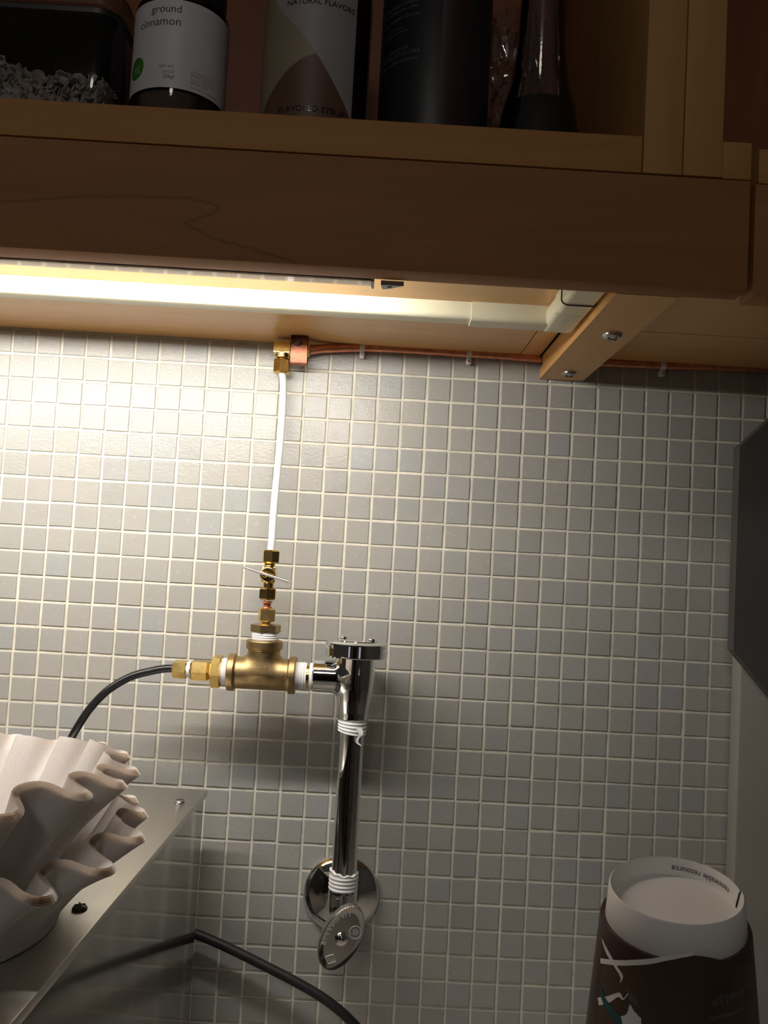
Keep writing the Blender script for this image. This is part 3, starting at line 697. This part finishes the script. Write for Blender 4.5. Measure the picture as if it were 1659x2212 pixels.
# ================================================================== STEEL MACHINE
cn = at(449, 1706, -.034); ZT = cn[2] - OZ
yaw = math.atan2(-.0277, 1.0)
def mb(x0, x1, y0, y1, z0, z1, bev=0.0):
    v, f = box(x0, x1, y0, y1, z0, z1, bev); v = v - np.array([0, 0, OZ]); v = v @ rotz(yaw).T; return v + np.array([cn[0], cn[1], OZ]), f
bxm = thing('coffee_brewer', V(cn[0] - .12, cn[1] - .2, -.62), 'stainless steel coffee brewer with a flat top carrying paper filters', 'coffee maker')
obj('lid', mb(-.26, 0, -.44, 0, ZT - .0060, ZT, .0009), STEEL_TOP, bxm, 40)
obj('side_panel', mb(-.0040, -.0024, -.436, -.0030, -.6195, ZT - .0060), STEEL_SIDE, bxm, 40, 'mirror-like right side panel')
obj('body', mb(-.257, -.0042, -.436, -.003, -.6195, ZT - .0062), STEEL_TOP, bxm, 40)
for px, py, mt, rr in ((172, 1965, DARK_SCREW, .0042), (388, 1735, STEEL_SCREW, .0040)):
    q = atz(px, py, ZT); s_ = obj('screw', dome(rr, .0030, T=q), mt, bxm)
    for a in (0.4, 0.4 + math.pi / 2):
        b = box(-rr * .7, rr * .7, -.0004, .0004, .0026, .0031); obj('screw_slot', xf((b[0] - np.array([0, 0, OZ]), b[1]), rotz(a), q), GAP, s_)

# ================================================================== COFFEE FILTERS
FX, FY = 0.104, -0.331
def filter_sheet(base_z, rb, rt, h, npl, ph, amp, seed):
    rs = np.random.default_rng(seed); nth = npl * 22; nh = 18; v = []; f = []
    th = np.arange(nth) * 2 * math.pi / nth
    wob = sum(rs.normal(0, .22) * np.sin(m * th + rs.uniform(0, 6.28)) for m in (2, 3, 5, 7))
    ampv = 1 + .22 * sum(rs.normal(0, .5) * np.sin(m * th + rs.uniform(0, 6.28)) for m in (3, 4, 9))
    pz = npl * th + ph + wob; fl = np.cos(pz) + .12 * np.cos(2 * pz); tw = .40 * np.sin(2 * pz) / npl      # bulging lobes, tight folds
    rimz = .0030 * np.sin(2 * th + ph) + .0022 * np.sin(5 * th + 2 * ph)
    v += [(0, 0, base_z)]
    for i in range(nh + 1):
        if i < 3: s = 0; r = rb * (i + 1) / 3.0; z = 0.0; a = 0.0
        else:
            s = (i - 2) / (nh - 2); r = rb + (rt - rb) * (s ** 1.2); z = h * (s ** .9); a = amp * s ** 1.5
        rr = r + a * fl * ampv; zz = base_z + z + (rimz - .0030 * fl) * s ** 3
        tt = th + tw * s ** 1.5; v += list(zip(rr * np.cos(tt), rr * np.sin(tt), zz))
    for j in range(nth): f.append((0, 1 + j, 1 + (j + 1) % nth))
    for i in range(nh):
        a, b = 1 + i * nth, 1 + (i + 1) * nth
        for j in range(nth): q = (j + 1) % nth; f.append((a + j, a + q, b + q, b + j))
    return xf((np.array(v, float), f), T=(FX, FY, OZ))
def bundle(z0, rb, rt, h, ph, seed, label):
    o = thing('coffee_filters', V(FX, FY, z0), label, 'coffee filters', 'nested paper coffee filters')
    v, f = filter_sheet(z0, rb, rt, h, 20, ph, .0088, seed)
    me = newmesh('sheet', (v, f), FILTER, 180); nn = np.array([q.normal[:] for q in me.vertices])
    if nn[0][2] > 0: nn = -nn                 # outward = downward on the base
    bpy.data.meshes.remove(me)
    for k in range(5): obj('paper_filter', (v - nn * .00085 * k + np.array([0, 0, .0002 * k]), f), FILTER, o, 60)
    return o
bundle(ZT + .0008, .080, .1170, .0500, 0.4, 11, 'lower nest of white fluted coffee filters resting on the steel top')
bundle(ZT + .0200, .074, .1080, .0605, 2.1, 23, 'upper nest of white fluted coffee filters, topmost in the pile')

# ================================================================== PAPER CUP STACK
tiltR = roty(math.radians(-4.0)) @ rotx(math.radians(10.0))
ctop = at(1459, 1918, -.415)
def rcup(s): return .0302 + .0118 * s / .12          # sleeve radius, s metres below the ring top
def cupx(g): return xf(g, tiltR, ctop)
def ring_geo():
    n = 96; v = []; f = []; prof = [(.0000, -.0075), (.0255, -.0075), (.0268, -.0010), (.0274, .0), (.0281, -.0008), (.0294, -.0150), (.0290, -.0160)]
    for r, z in prof:
        for j in range(n + 1):
            a = 2 * math.pi * j / n - math.radians(8); k = 1 + (.028 * (j / n) - .014) * (1 if r > .02 else 0); v.append((r * k * math.cos(a), r * k * math.sin(a), z))
    m = n + 1
    for i in range(len(prof) - 1):
        for j in range(n): f.append((i * m + j, i * m + j + 1, (i + 1) * m + j + 1, (i + 1) * m + j))
    return np.array(v), f
def sleeve_geo():
    pr = [(.0290, -.0150), (rcup(.0150) - .0004, -.0146), (rcup(.0160), -.0160), (rcup(.03), -.03), (rcup(.06), -.06), (rcup(.13), -.13), (rcup(.142), -.142), (rcup(.142) + .0012, -.1435), (rcup(.142) - .001, -.145)]
    return lathe(pr, 96, cap=False)
def on_cup(px, py, off=.00012):
    d = tiltR.T @ ray(px, py); o_ = tiltR.T @ (CC - ctop); L = np.linalg.norm(d)
    d = d / L; t_ = np.linspace(.2, .7, 2600); q = o_ + d * t_[:, None]; g = np.hypot(q[:, 0], q[:, 1]) - (rcup(-q[:, 2]) + off)
    i = np.argmax(g < 0) if (g < 0).any() else int(np.argmin(np.abs(g)))
    p = o_ + d * t_[i]; a = math.atan2(p[1], p[0]); r = rcup(-p[2]) + off
    return np.array([r * math.cos(a), r * math.sin(a), p[2]])
def strip_px(top, bot, n=24, m=3, off=.00012):
    top, bot = spline([np.array(p + (0,)) for p in top], 10), spline([np.array(p + (0,)) for p in bot], 10)
    rs = lambda A: np.array([A[min(len(A) - 1, int(round(k * (len(A) - 1) / n)))] for k in range(n + 1)])
    T_, B_ = rs(top), rs(bot); v = []; f = []
    for i in range(n + 1):
        for k in range(m + 1): q = T_[i] + (B_[i] - T_[i]) * k / m; v.append(on_cup(q[0], q[1], off))
    w_ = m + 1
    for i in range(n):
        for k in range(m): f.append((i * w_ + k, (i + 1) * w_ + k, (i + 1) * w_ + k + 1, i * w_ + k + 1))
    return np.array(v), f
cupT = thing('paper_cup', ctop + tiltR @ np.array([0, 0, -.145]), 'upturned brown printed paper cup with a white base rim', 'cup', 'nested upturned paper cups')
obj('cup_base', cupx(ring_geo()), PAPER_W, cupT, 50, 'white recessed cup base and rim')
slv = obj('sleeve', cupx(sleeve_geo()), CUP_BROWN, cupT, 40, 'dark brown printed sleeve')
tan_top = [(1300, 2084), (1340, 2086), (1400, 2083), (1450, 2075), (1500, 2064), (1570, 2076), (1638, 2090)]
obj('print_tan', cupx(strip_px(tan_top, [(1288, 2212), (1330, 2228), (1392, 2238), (1430, 2242), (1500, 2244), (1580, 2240), (1646, 2225)], 40, 6, .00008)), CUP_TAN, slv, 60)
obj('print_swoosh', cupx(strip_px([(1297, 2070), (1340, 2074), (1400, 2071), (1450, 2063), (1500, 2057)], [(1297, 2081), (1340, 2086), (1400, 2083), (1450, 2073), (1498, 2064)], 30, 2)), PAPER_W, slv, 60)
obj('print_stroke', cupx(strip_px([(1300, 2026), (1313, 2052), (1332, 2085), (1346, 2108), (1341, 2122)], [(1301, 2034), (1310, 2060), (1325, 2085), (1340, 2110), (1339, 2123)], 24, 2, .0002)), PAPER_W, slv, 60)
obj('print_stroke', cupx(strip_px([(1291, 2155), (1312, 2152), (1338, 2144), (1347, 2156), (1358, 2143)], [(1294, 2172), (1316, 2166), (1335, 2154), (1346, 2160), (1356, 2150)], 24, 2, .0002)), PAPER_W, slv, 60)
obj('print_stripe', cupx(strip_px([(1297, 2130), (1306, 2152), (1325, 2180), (1342, 2200), (1344, 2235)], [(1295, 2142), (1302, 2165), (1317, 2192), (1333, 2215), (1334, 2240)], 24, 2, .0003)), CUP_TEAL, slv, 60)
obj('print_patch', cupx(strip_px([(1340, 2196), (1354, 2190), (1361, 2170), (1370, 2184), (1385, 2200)], [(1340, 2230), (1352, 2232), (1362, 2234), (1372, 2234), (1386, 2236)], 24, 3, .0002)), PAPER_W, slv, 60)
for k in range(3): obj('print_stroke', cupx(strip_px([(1353 + 7 * k, 2128 + 6 * k), (1360 + 7 * k, 2150 + 5 * k), (1368 + 7 * k, 2170 + 3 * k)], [(1354 + 7 * k, 2130 + 6 * k), (1358 + 7 * k, 2152 + 5 * k), (1367 + 7 * k, 2171 + 3 * k)], 12, 1, .0002)), CUP_TXT, slv, 60)
def cup_text(s, px, py, width):
    v, f = text2d(s, width=width, align='C'); p0 = on_cup(px, py); a0 = math.atan2(p0[1], p0[0]); out = []
    for x, y in v:
        x, y = -x, -y; z = p0[2] + y; r = rcup(-z) + .00025; a = a0 + x / r; out.append((r * math.cos(a), r * math.sin(a), z))
    return np.array(out), f
obj('lettering', cupx(join(cup_text('based Ink', 1575, 2152, .017), cup_text('printed with soy', 1592, 2138, .019), cup_text('non-toxic', 1560, 2192, .012), cup_text('renewable resource', 1588, 2182, .018))), CUP_TXT, slv, None)
def rim_text():
    v, f = text2d('renewable resource', width=.030, align='C'); out = []
    for x, y in v:
        s = -.0032 - y * 1.0; r = .0266 - (s + .0032) * .0 ; rr = .02655 + (s + .001) * .2; a = math.radians(42) + x / .0265; out.append(((rr - .0004) * math.cos(a), (rr - .0004) * math.sin(a), s))
    return np.array(out), f
obj('lettering', cupx(rim_text()), INK, cupT, None)
meS = slv.data; meB = [c for c in cupT.children if c.name.startswith('cup_base')][0].data
for k in range(1, 10):                       # the nested cups that carry the top one, down to the worktop
    s = .0165 * k
    cb = ctop + tiltR @ np.array([0, 0, -.145 - s])
    if cb[2] < -.612 + OZ: break
    k_ = thing('paper_cup', cb, 'upturned brown paper cup nested beneath the top cup', 'cup', 'nested upturned paper cups')
    o = bpy.data.objects.new('sleeve', meS); COL.objects.link(o); o.parent = k_

# ================================================================== GREY APPLIANCE
ap = thing('grey_dispenser', V(.76, -.09, -.62), 'light grey dispenser with a dark grey head beside the tiles', 'dispenser')
a0 = at(1575, 1600, -.004)[0]
obj('body', box(a0, a0 + .26, -.024, -.0035, -.6195, -.130, .002), APP_L, ap, 40, 'light grey column')
Yd = -.038; hp = [at(1568, 1402, -.0245), at(1588, 970, -.0245)]
xl, zl, zh = hp[0][0] + .0012, hp[0][2] - OZ, hp[1][2] - OZ; cx = .042
xr = xl + .30
poly = [(xl, zl), (xl, zh), (xl + cx, zh + .0420), (xr - cx, zh + .0420), (xr, zh), (xr, zl), (xr - cx, zl - .046), (xl + cx, zl - .046)]
obj('head', extrude(poly, Yd, -.0245, 'y'), APP_D, ap, 20, 'dark grey head with chamfered corners')

# ================================================================== THINGS ON THE SHELF
def cyl_uz(px, py, c, r):
    d = ray(px, py); ox, oy = CC[0] - c[0], CC[1] - c[1]; A = d[0] ** 2 + d[1] ** 2; B_ = ox * d[0] + oy * d[1]; C_ = ox * ox + oy * oy - r * r
    D = B_ * B_ - A * C_; t_ = (-B_ - math.sqrt(max(D, 0))) / A; p = CC + d * t_
    return r * math.atan2(p[0] - c[0], -(p[1] - c[1])), p[2]
FLZ = .0970
# cinnamon jar
YJ = -.236
jl, jr = at(296, 60, YJ), at(496, 60, YJ); rj = (jr[0] - jl[0]) / 2; jc = np.array([(jl[0] + jr[0]) / 2, YJ, FLZ + OZ])
jx = at(384, 215, YJ)[0]; jc[0] = (jc[0] + jx) / 2
jar = thing('spice_jar', jc, 'clear jar of ground cinnamon with a white label', 'jar')
zb = at(370, 189, YJ - rj)[2]; zt = zb + .0575
obj('powder', lathe([(rj - .002, FLZ + .003), (rj - .002, FLZ + .060)], 48, T=(jc[0], jc[1], OZ)), CINN, jar)
obj('glass', lathe([(rj * .2, FLZ + .0006), (rj - .004, FLZ + .0006), (rj - .001, FLZ + .0016), (rj - .0003, FLZ + .004), (rj - .0003, zt + .004 - OZ), (rj - .006, zt + .012 - OZ)], 64, T=(jc[0], jc[1], OZ), cap=False), CLEAR, jar, 50)
obj('lid', lathe([(rj * .86, zt + .004 - OZ), (rj * .90, zt + .005 - OZ), (rj * .90, zt + .03 - OZ), (rj * .8, zt + .032 - OZ)], 48, T=(jc[0], jc[1], OZ)), LID, jar)
lb = obj('label', wrap_band(jc, rj, -math.pi * rj * .93, math.pi * rj * .93, zb, zt, 80), LABEL, jar, 60, 'white paper label')
def at_z_jar(py): return cyl_uz(375, py, jc, rj)[1]
u0 = cyl_uz(391, 45, jc, rj)[0]
gs = [wrap(text2d('ground', width=.0200, align='R'), jc, rj, u0, at_z_jar(26)), wrap(text2d('cinnamon', width=.0290, align='R'), jc, rj, u0, at_z_jar(54)),
      wrap(text2d('NET WT.', width=.0098, align='R'), jc, rj, u0 - .0018, at_z_jar(147)), wrap(text2d('2.0 OZ', width=.0075, align='R'), jc, rj, u0 - .0018, at_z_jar(158.5)), wrap(text2d('(56g)', width=.0068, align='R'), jc, rj, u0 - .0018, at_z_jar(169.5))]
obj('lettering', join(*gs), INK, lb, None)
gs = [wrap(text2d(s_, width=w_), jc, rj, u0 + .0085, at_z_jar(y_ - 2)) for s_, w_, y_ in (('DISTRIBUTED BY', .0165, 152), ('FRESH & EASY', .0160, 160), ('EL SEGUNDO CA', .0170, 168), ('90245 USA', .0120, 176), ('www.freshandeasy.com', .021, 185))]
obj('lettering', join(*gs), INK_RED, lb, None)
ul = cyl_uz(296, 146, jc, rj)[0]
cr_ = .0072; zc_ = cyl_uz(300, 147, jc, rj)[1]
gr = obj('emblem', wrap_band(jc, rj, ul - cr_ + 1e-5, ul + cr_ - 1e-5, lambda u: zc_ - math.sqrt(max(0, cr_ ** 2 - (u - ul) ** 2)), lambda u: zc_ + math.sqrt(max(0, cr_ ** 2 - (u - ul) ** 2)), 32, .00015), GREEN, lb, 60, 'round green emblem')
obj('lettering', wrap(text2d('st', width=.0062, align='R'), jc, rj, ul + .0040, zc_ - .0036, .00025), GREEN_L, gr, None)
# oats
xr_ = at(274, 190, -.235)[0]; OX0, OX1, OY0, OY1 = xr_ - .150, xr_, -.262, -.110
ztop = at(150, 22, -.262)[2] - OZ
def rrect(x0, x1, y0, y1, r, n=7):
    p = []
    for cx_, cy_, a0_ in ((x1 - r, y1 - r, 0), (x0 + r, y1 - r, 90), (x0 + r, y0 + r, 180), (x1 - r, y0 + r, 270)):
        p += [(cx_ + r * math.cos(math.radians(a0_ + 90 * k / n)), cy_ + r * math.sin(math.radians(a0_ + 90 * k / n))) for k in range(n + 1)]
    return p
def loft(rings):
    v = []; f = []; n = len(rings[0][0])
    for ring, z in rings: v += [(x, y, z + OZ) for x, y in ring]
    for i in range(len(rings) - 1):
        for j in range(n): k = (j + 1) % n; f.append((i * n + j, i * n + k, (i + 1) * n + k, (i + 1) * n + j))
    return np.array(v), f + [tuple(range(n))[::-1]]
oc = thing('storage_container', V((OX0 + OX1) / 2, (OY0 + OY1) / 2, FLZ), 'clear square plastic container holding rolled oats', 'container')
R0 = lambda d: rrect(OX0 + d, OX1 - d, OY0 + d, OY1 - d, .016)
obj('tub', loft([(R0(.004), FLZ + .0006), (R0(.001), FLZ + .004), (R0(0), FLZ + .02), (R0(-.001), ztop - .007), (R0(.0005), ztop - .004), (R0(.0005), ztop)]), CLEAR, oc, 50)
obj('lid', join(loft([(R0(.002), ztop + .004), (R0(-.002), ztop + .0042), (R0(-.002), ztop + .014), (R0(.001), ztop + .016), (R0(.01), ztop + .016)])), CLEAR2, oc, 40)
obj('seal', loft([(R0(.0015), ztop - .0002), (R0(.0005), ztop), (R0(.0005), ztop + .0038), (R0(.0015), ztop + .0040)]), LID, oc, 40)
def flakes():
    vs_, fs = [], []; k = 0; n = 8
    zt_ = lambda x: np.interp(x, [OX1 - .075, OX1 - .062, OX1 - .05, OX1 - .03, OX1 - .008], [FLZ + .038, FLZ + .030, FLZ + .0265, FLZ + .0285, FLZ + .026])
    for i in range(2600):
        x = rng.uniform(OX0 + .006, OX1 - .006); y = OY0 + .0035 + abs(rng.normal(0, .012)) if i < 2000 else rng.uniform(OY0 + .01, OY1 - .01)
        if x > OX1 - .016: y = max(y, OY0 + .016 - math.sqrt(max(0, .016 ** 2 - (x - OX1 + .016) ** 2)) + .004)
        hz = zt_(x) if x > OX1 - .08 else FLZ + .038
        z = rng.uniform(FLZ + .003, hz) if i < 2000 else hz - rng.uniform(0, .004)
        r = rng.uniform(.0024, .0046); e = rng.uniform(.65, 1); R_ = rotz(rng.uniform(0, 6.28)) @ rotx(rng.normal(1.45 if y < OY0 + .012 else .5, .55)) @ rotz(rng.uniform(0, 6.28))
        a = np.arange(n) * 2 * math.pi / n; rr = r * (1 + rng.normal(0, .13, n)); cv = rng.normal(0, .12)
        ring = np.column_stack([rr * np.cos(a), rr * e * np.sin(a), cv * rr * np.cos(2 * a)])
        v = np.vstack([ring + (0, 0, .0003), ring - (0, 0, .0003), [[0, 0, .0011]], [[0, 0, -.0006]]]) @ R_.T + (x, y, z + OZ)
        vs_.append(v)
        for j in range(n):
            q = (j + 1) % n; fs += [(k + j, k + q, k + 2 * n), (k + n + q, k + n + j, k + 2 * n + 1), (k + j, k + n + j, k + n + q, k + q)]
        k += 2 * n + 2
    return np.vstack(vs_), fs
fg = flakes(); core = loft([(rrect(OX0 + .02, OX1 - .022, OY0 + .022, OY1 - .02, .008), FLZ + .003), (rrect(OX0 + .02, OX1 - .022, OY0 + .022, OY1 - .02, .008), FLZ + .022)]); core = (core[0], core[1] + [tuple(range(len(core[0]) // 2, len(core[0])))])
tag(obj('rolled_oats', join(fg, core), OATM, None, None), 'pale rolled oats heaped inside the clear container', 'oats', None, 'stuff')
# syrup bottle
YS = -.236
s0, s1 = at(566, 180, YS)[0], at(797, 180, YS)[0]; rs_ = (s1 - s0) / 2; scn_ = np.array([(s0 + s1) / 2, YS, FLZ + OZ])
sb = thing('syrup_bottle', scn_, 'dark syrup bottle with a cream and brown label', 'bottle')
zsh = at(790, 22, YS)[2] - OZ
obj('glass', lathe([(rs_ * .9, FLZ + .0004), (rs_, FLZ + .003), (rs_, zsh), (rs_ * .97, zsh + .008), (rs_ * .85, zsh + .018), (rs_ * .5, zsh + .045), (.013, zsh + .07), (.013, zsh + .13), (.015, zsh + .135)], 64, T=(scn_[0], scn_[1], OZ)), SYRUP, sb, 50)
ur = cyl_uz(766, 120, scn_, rs_)[0]; ulf = -rs_ * 1.35
def zS(py): return cyl_uz(680, py, scn_, rs_)[1]
def uS(px): return cyl_uz(px, 120, scn_, rs_)[0]
zlo_, zhi_ = zS(262), zS(-40)
lab = obj('label', wrap_band(scn_, rs_, ulf, ur, zlo_, zhi_, 60), LBL_W, sb, 60, 'pale paper label')
# cream field left of the slanting edge, brown arch below both
xs_e = [uS(p) for p in (600, 640, 680, 700, 730, 762)]; ys_e = [zS(p) for p in (8, 62, 108, 138, 180, 232)]
xs_b = [uS(p) for p in (566, 585, 620, 650, 688)]; ys_b = [zS(p) for p in (262, 200, 152, 128, 112)]
edge = lambda u: float(np.interp(u, xs_e, ys_e)) if u > xs_e[0] else ys_e[0] + (xs_e[0] - u) * 1.6
arch = lambda u: float(np.interp(u, xs_b, ys_b))
upk = xs_b[-1]
obj('print_cream', wrap_band(scn_, rs_, xs_b[0], upk, arch, lambda u: min(max(edge(u), arch(u)), zhi_), 40, .00014), LBL_C, lab, 60)
obj('print_brown', wrap_band(scn_, rs_, xs_b[0], xs_e[-1], lambda u: zlo_, lambda u: max(zlo_, min(edge(u), arch(u)) if u < upk else edge(u)), 40, .00014), LBL_B, lab, 60)
obj('lettering', wrap(text2d('NATURAL FLAVORS', width=uS(760) - uS(615)), scn_, rs_, uS(615), zS(8), .0003), SYRUP, lab, None)
obj('lettering', wrap(text2d('FLAVORED SYRUP', width=uS(750) - uS(610)), scn_, rs_, uS(610), zS(241), .0003), SYRUP, lab, None)
# coffee pack
YK = -.236
k0, k1 = at(819, 180, YK)[0], at(1056, 180, YK)[0]; rk = (k1 - k0) / 2; kc_ = np.array([(k0 + k1) / 2, YK, FLZ + OZ])
cpk = thing('coffee_canister', kc_, 'black cylindrical coffee canister with small grey lettering', 'canister')
obj('body', lathe([(rk * .96, FLZ + .0004), (rk, FLZ + .0012), (rk, FLZ + .148), (rk * .96, FLZ + .15)], 64, T=(kc_[0], kc_[1], OZ)), TIN, cpk, 50)
def uK(px): return cyl_uz(px, 120, kc_, rk)[0]
def zK(py): return cyl_uz(880, py, kc_, rk)[1]
obj('print_band', wrap_band(kc_, rk, uK(952), uK(1015), FLZ + OZ + .003, FLZ + OZ + .14, 16), TIN_R, cpk, 60, 'dull maroon band')
gs = [wrap(text2d(s_, width=w_, align='R'), kc_, rk, uK(xr2), zK(y_)) for s_, w_, xr2, y_ in
      (('Iced Brewed Coffee', .034, 896, 9), ('naturally flavored coffee', .031, 898, 20), ('Vanilla, Toasted Caramel', .036, 903, 37), ('Ground Coffee', .018, 865, 57), ('net weight per pack', .024, 876, 66), ('NOT LABELED FOR', .026, 882, 105), ('INDIVIDUAL RETAIL SALE', .040, 907, 116), ('roasted coffee company', .034, 902, 130))]
obj('lettering', join(*gs), TIN_T, cpk, None)
# conical bottle
YB = -.236
b0, b1 = at(1066, 268, YB)[0], at(1256, 268, YB)[0]; rb_ = (b1 - b0) / 2; bc = np.array([(b0 + b1) / 2, YB, FLZ + OZ])
cb_ = thing('conical_bottle', bc, 'clear tapering glass bottle with dark liquid at the bottom', 'bottle')
zl_ = at(1165, 197, YB - rb_ * .9)[2] - OZ; zt0 = at(1180, 0, YB)[2] - OZ
rl = rb_ * .84; rt0 = rb_ * .50
pb = [(rb_ * .9, FLZ + .0005), (rb_, FLZ + .002), (rb_ * .985, FLZ + .008), (rl, zl_), (rl * .8, zl_ + .016), (rt0 * 1.12, zl_ + .04), (rt0, zt0), (rt0 * .8, zt0 + .04)]
obj('glass', lathe(pb, 64, T=(bc[0], bc[1], OZ), cap=False), CLEAR2, cb_, 60)
obj('stopper', lathe([(rt0 * .78, zt0 + .034), (rt0 * .9, zt0 + .042), (rt0 * .9, zt0 + .055)], 32, T=(bc[0], bc[1], OZ)), LID, cb_)
obj('liquid', lathe([(rb_ * .88, FLZ + .001), (rb_ * .98, FLZ + .003), (rb_ * .97, FLZ + .008), (rl * .985, zl_), (rl * .9, zl_ + .0003)], 64, T=(bc[0], bc[1], OZ)), LIQ, cb_, 50, 'near black liquid')
# crumpled clear bag behind it
b2 = np.array([at(1118, 60, -.12)[0], -.12, FLZ + OZ]); nth, nh = 40, 24; v = []; f = []
for i in range(nh + 1):
    for j in range(nth):
        a = 2 * math.pi * j / nth; s = i / nh; r = .026 * (1 - .25 * s) * (1 + .10 * math.sin(7 * a + 9 * s) + .07 * math.sin(13 * a - 15 * s)) + rng.normal(0, .0007)
        v.append(b2 + np.array([r * math.cos(a), r * .8 * math.sin(a), .002 + s * .17]))
for i in range(nh):
    for j in range(nth): k = (j + 1) % nth; f.append((i * nth + j, i * nth + k, (i + 1) * nth + k, (i + 1) * nth + j))
f.append(tuple(range(nth)))
tag(obj('plastic_bag', (np.array(v), f), CLEAR2, None, 20), 'crumpled clear plastic bag behind the tapering bottle', 'bag')
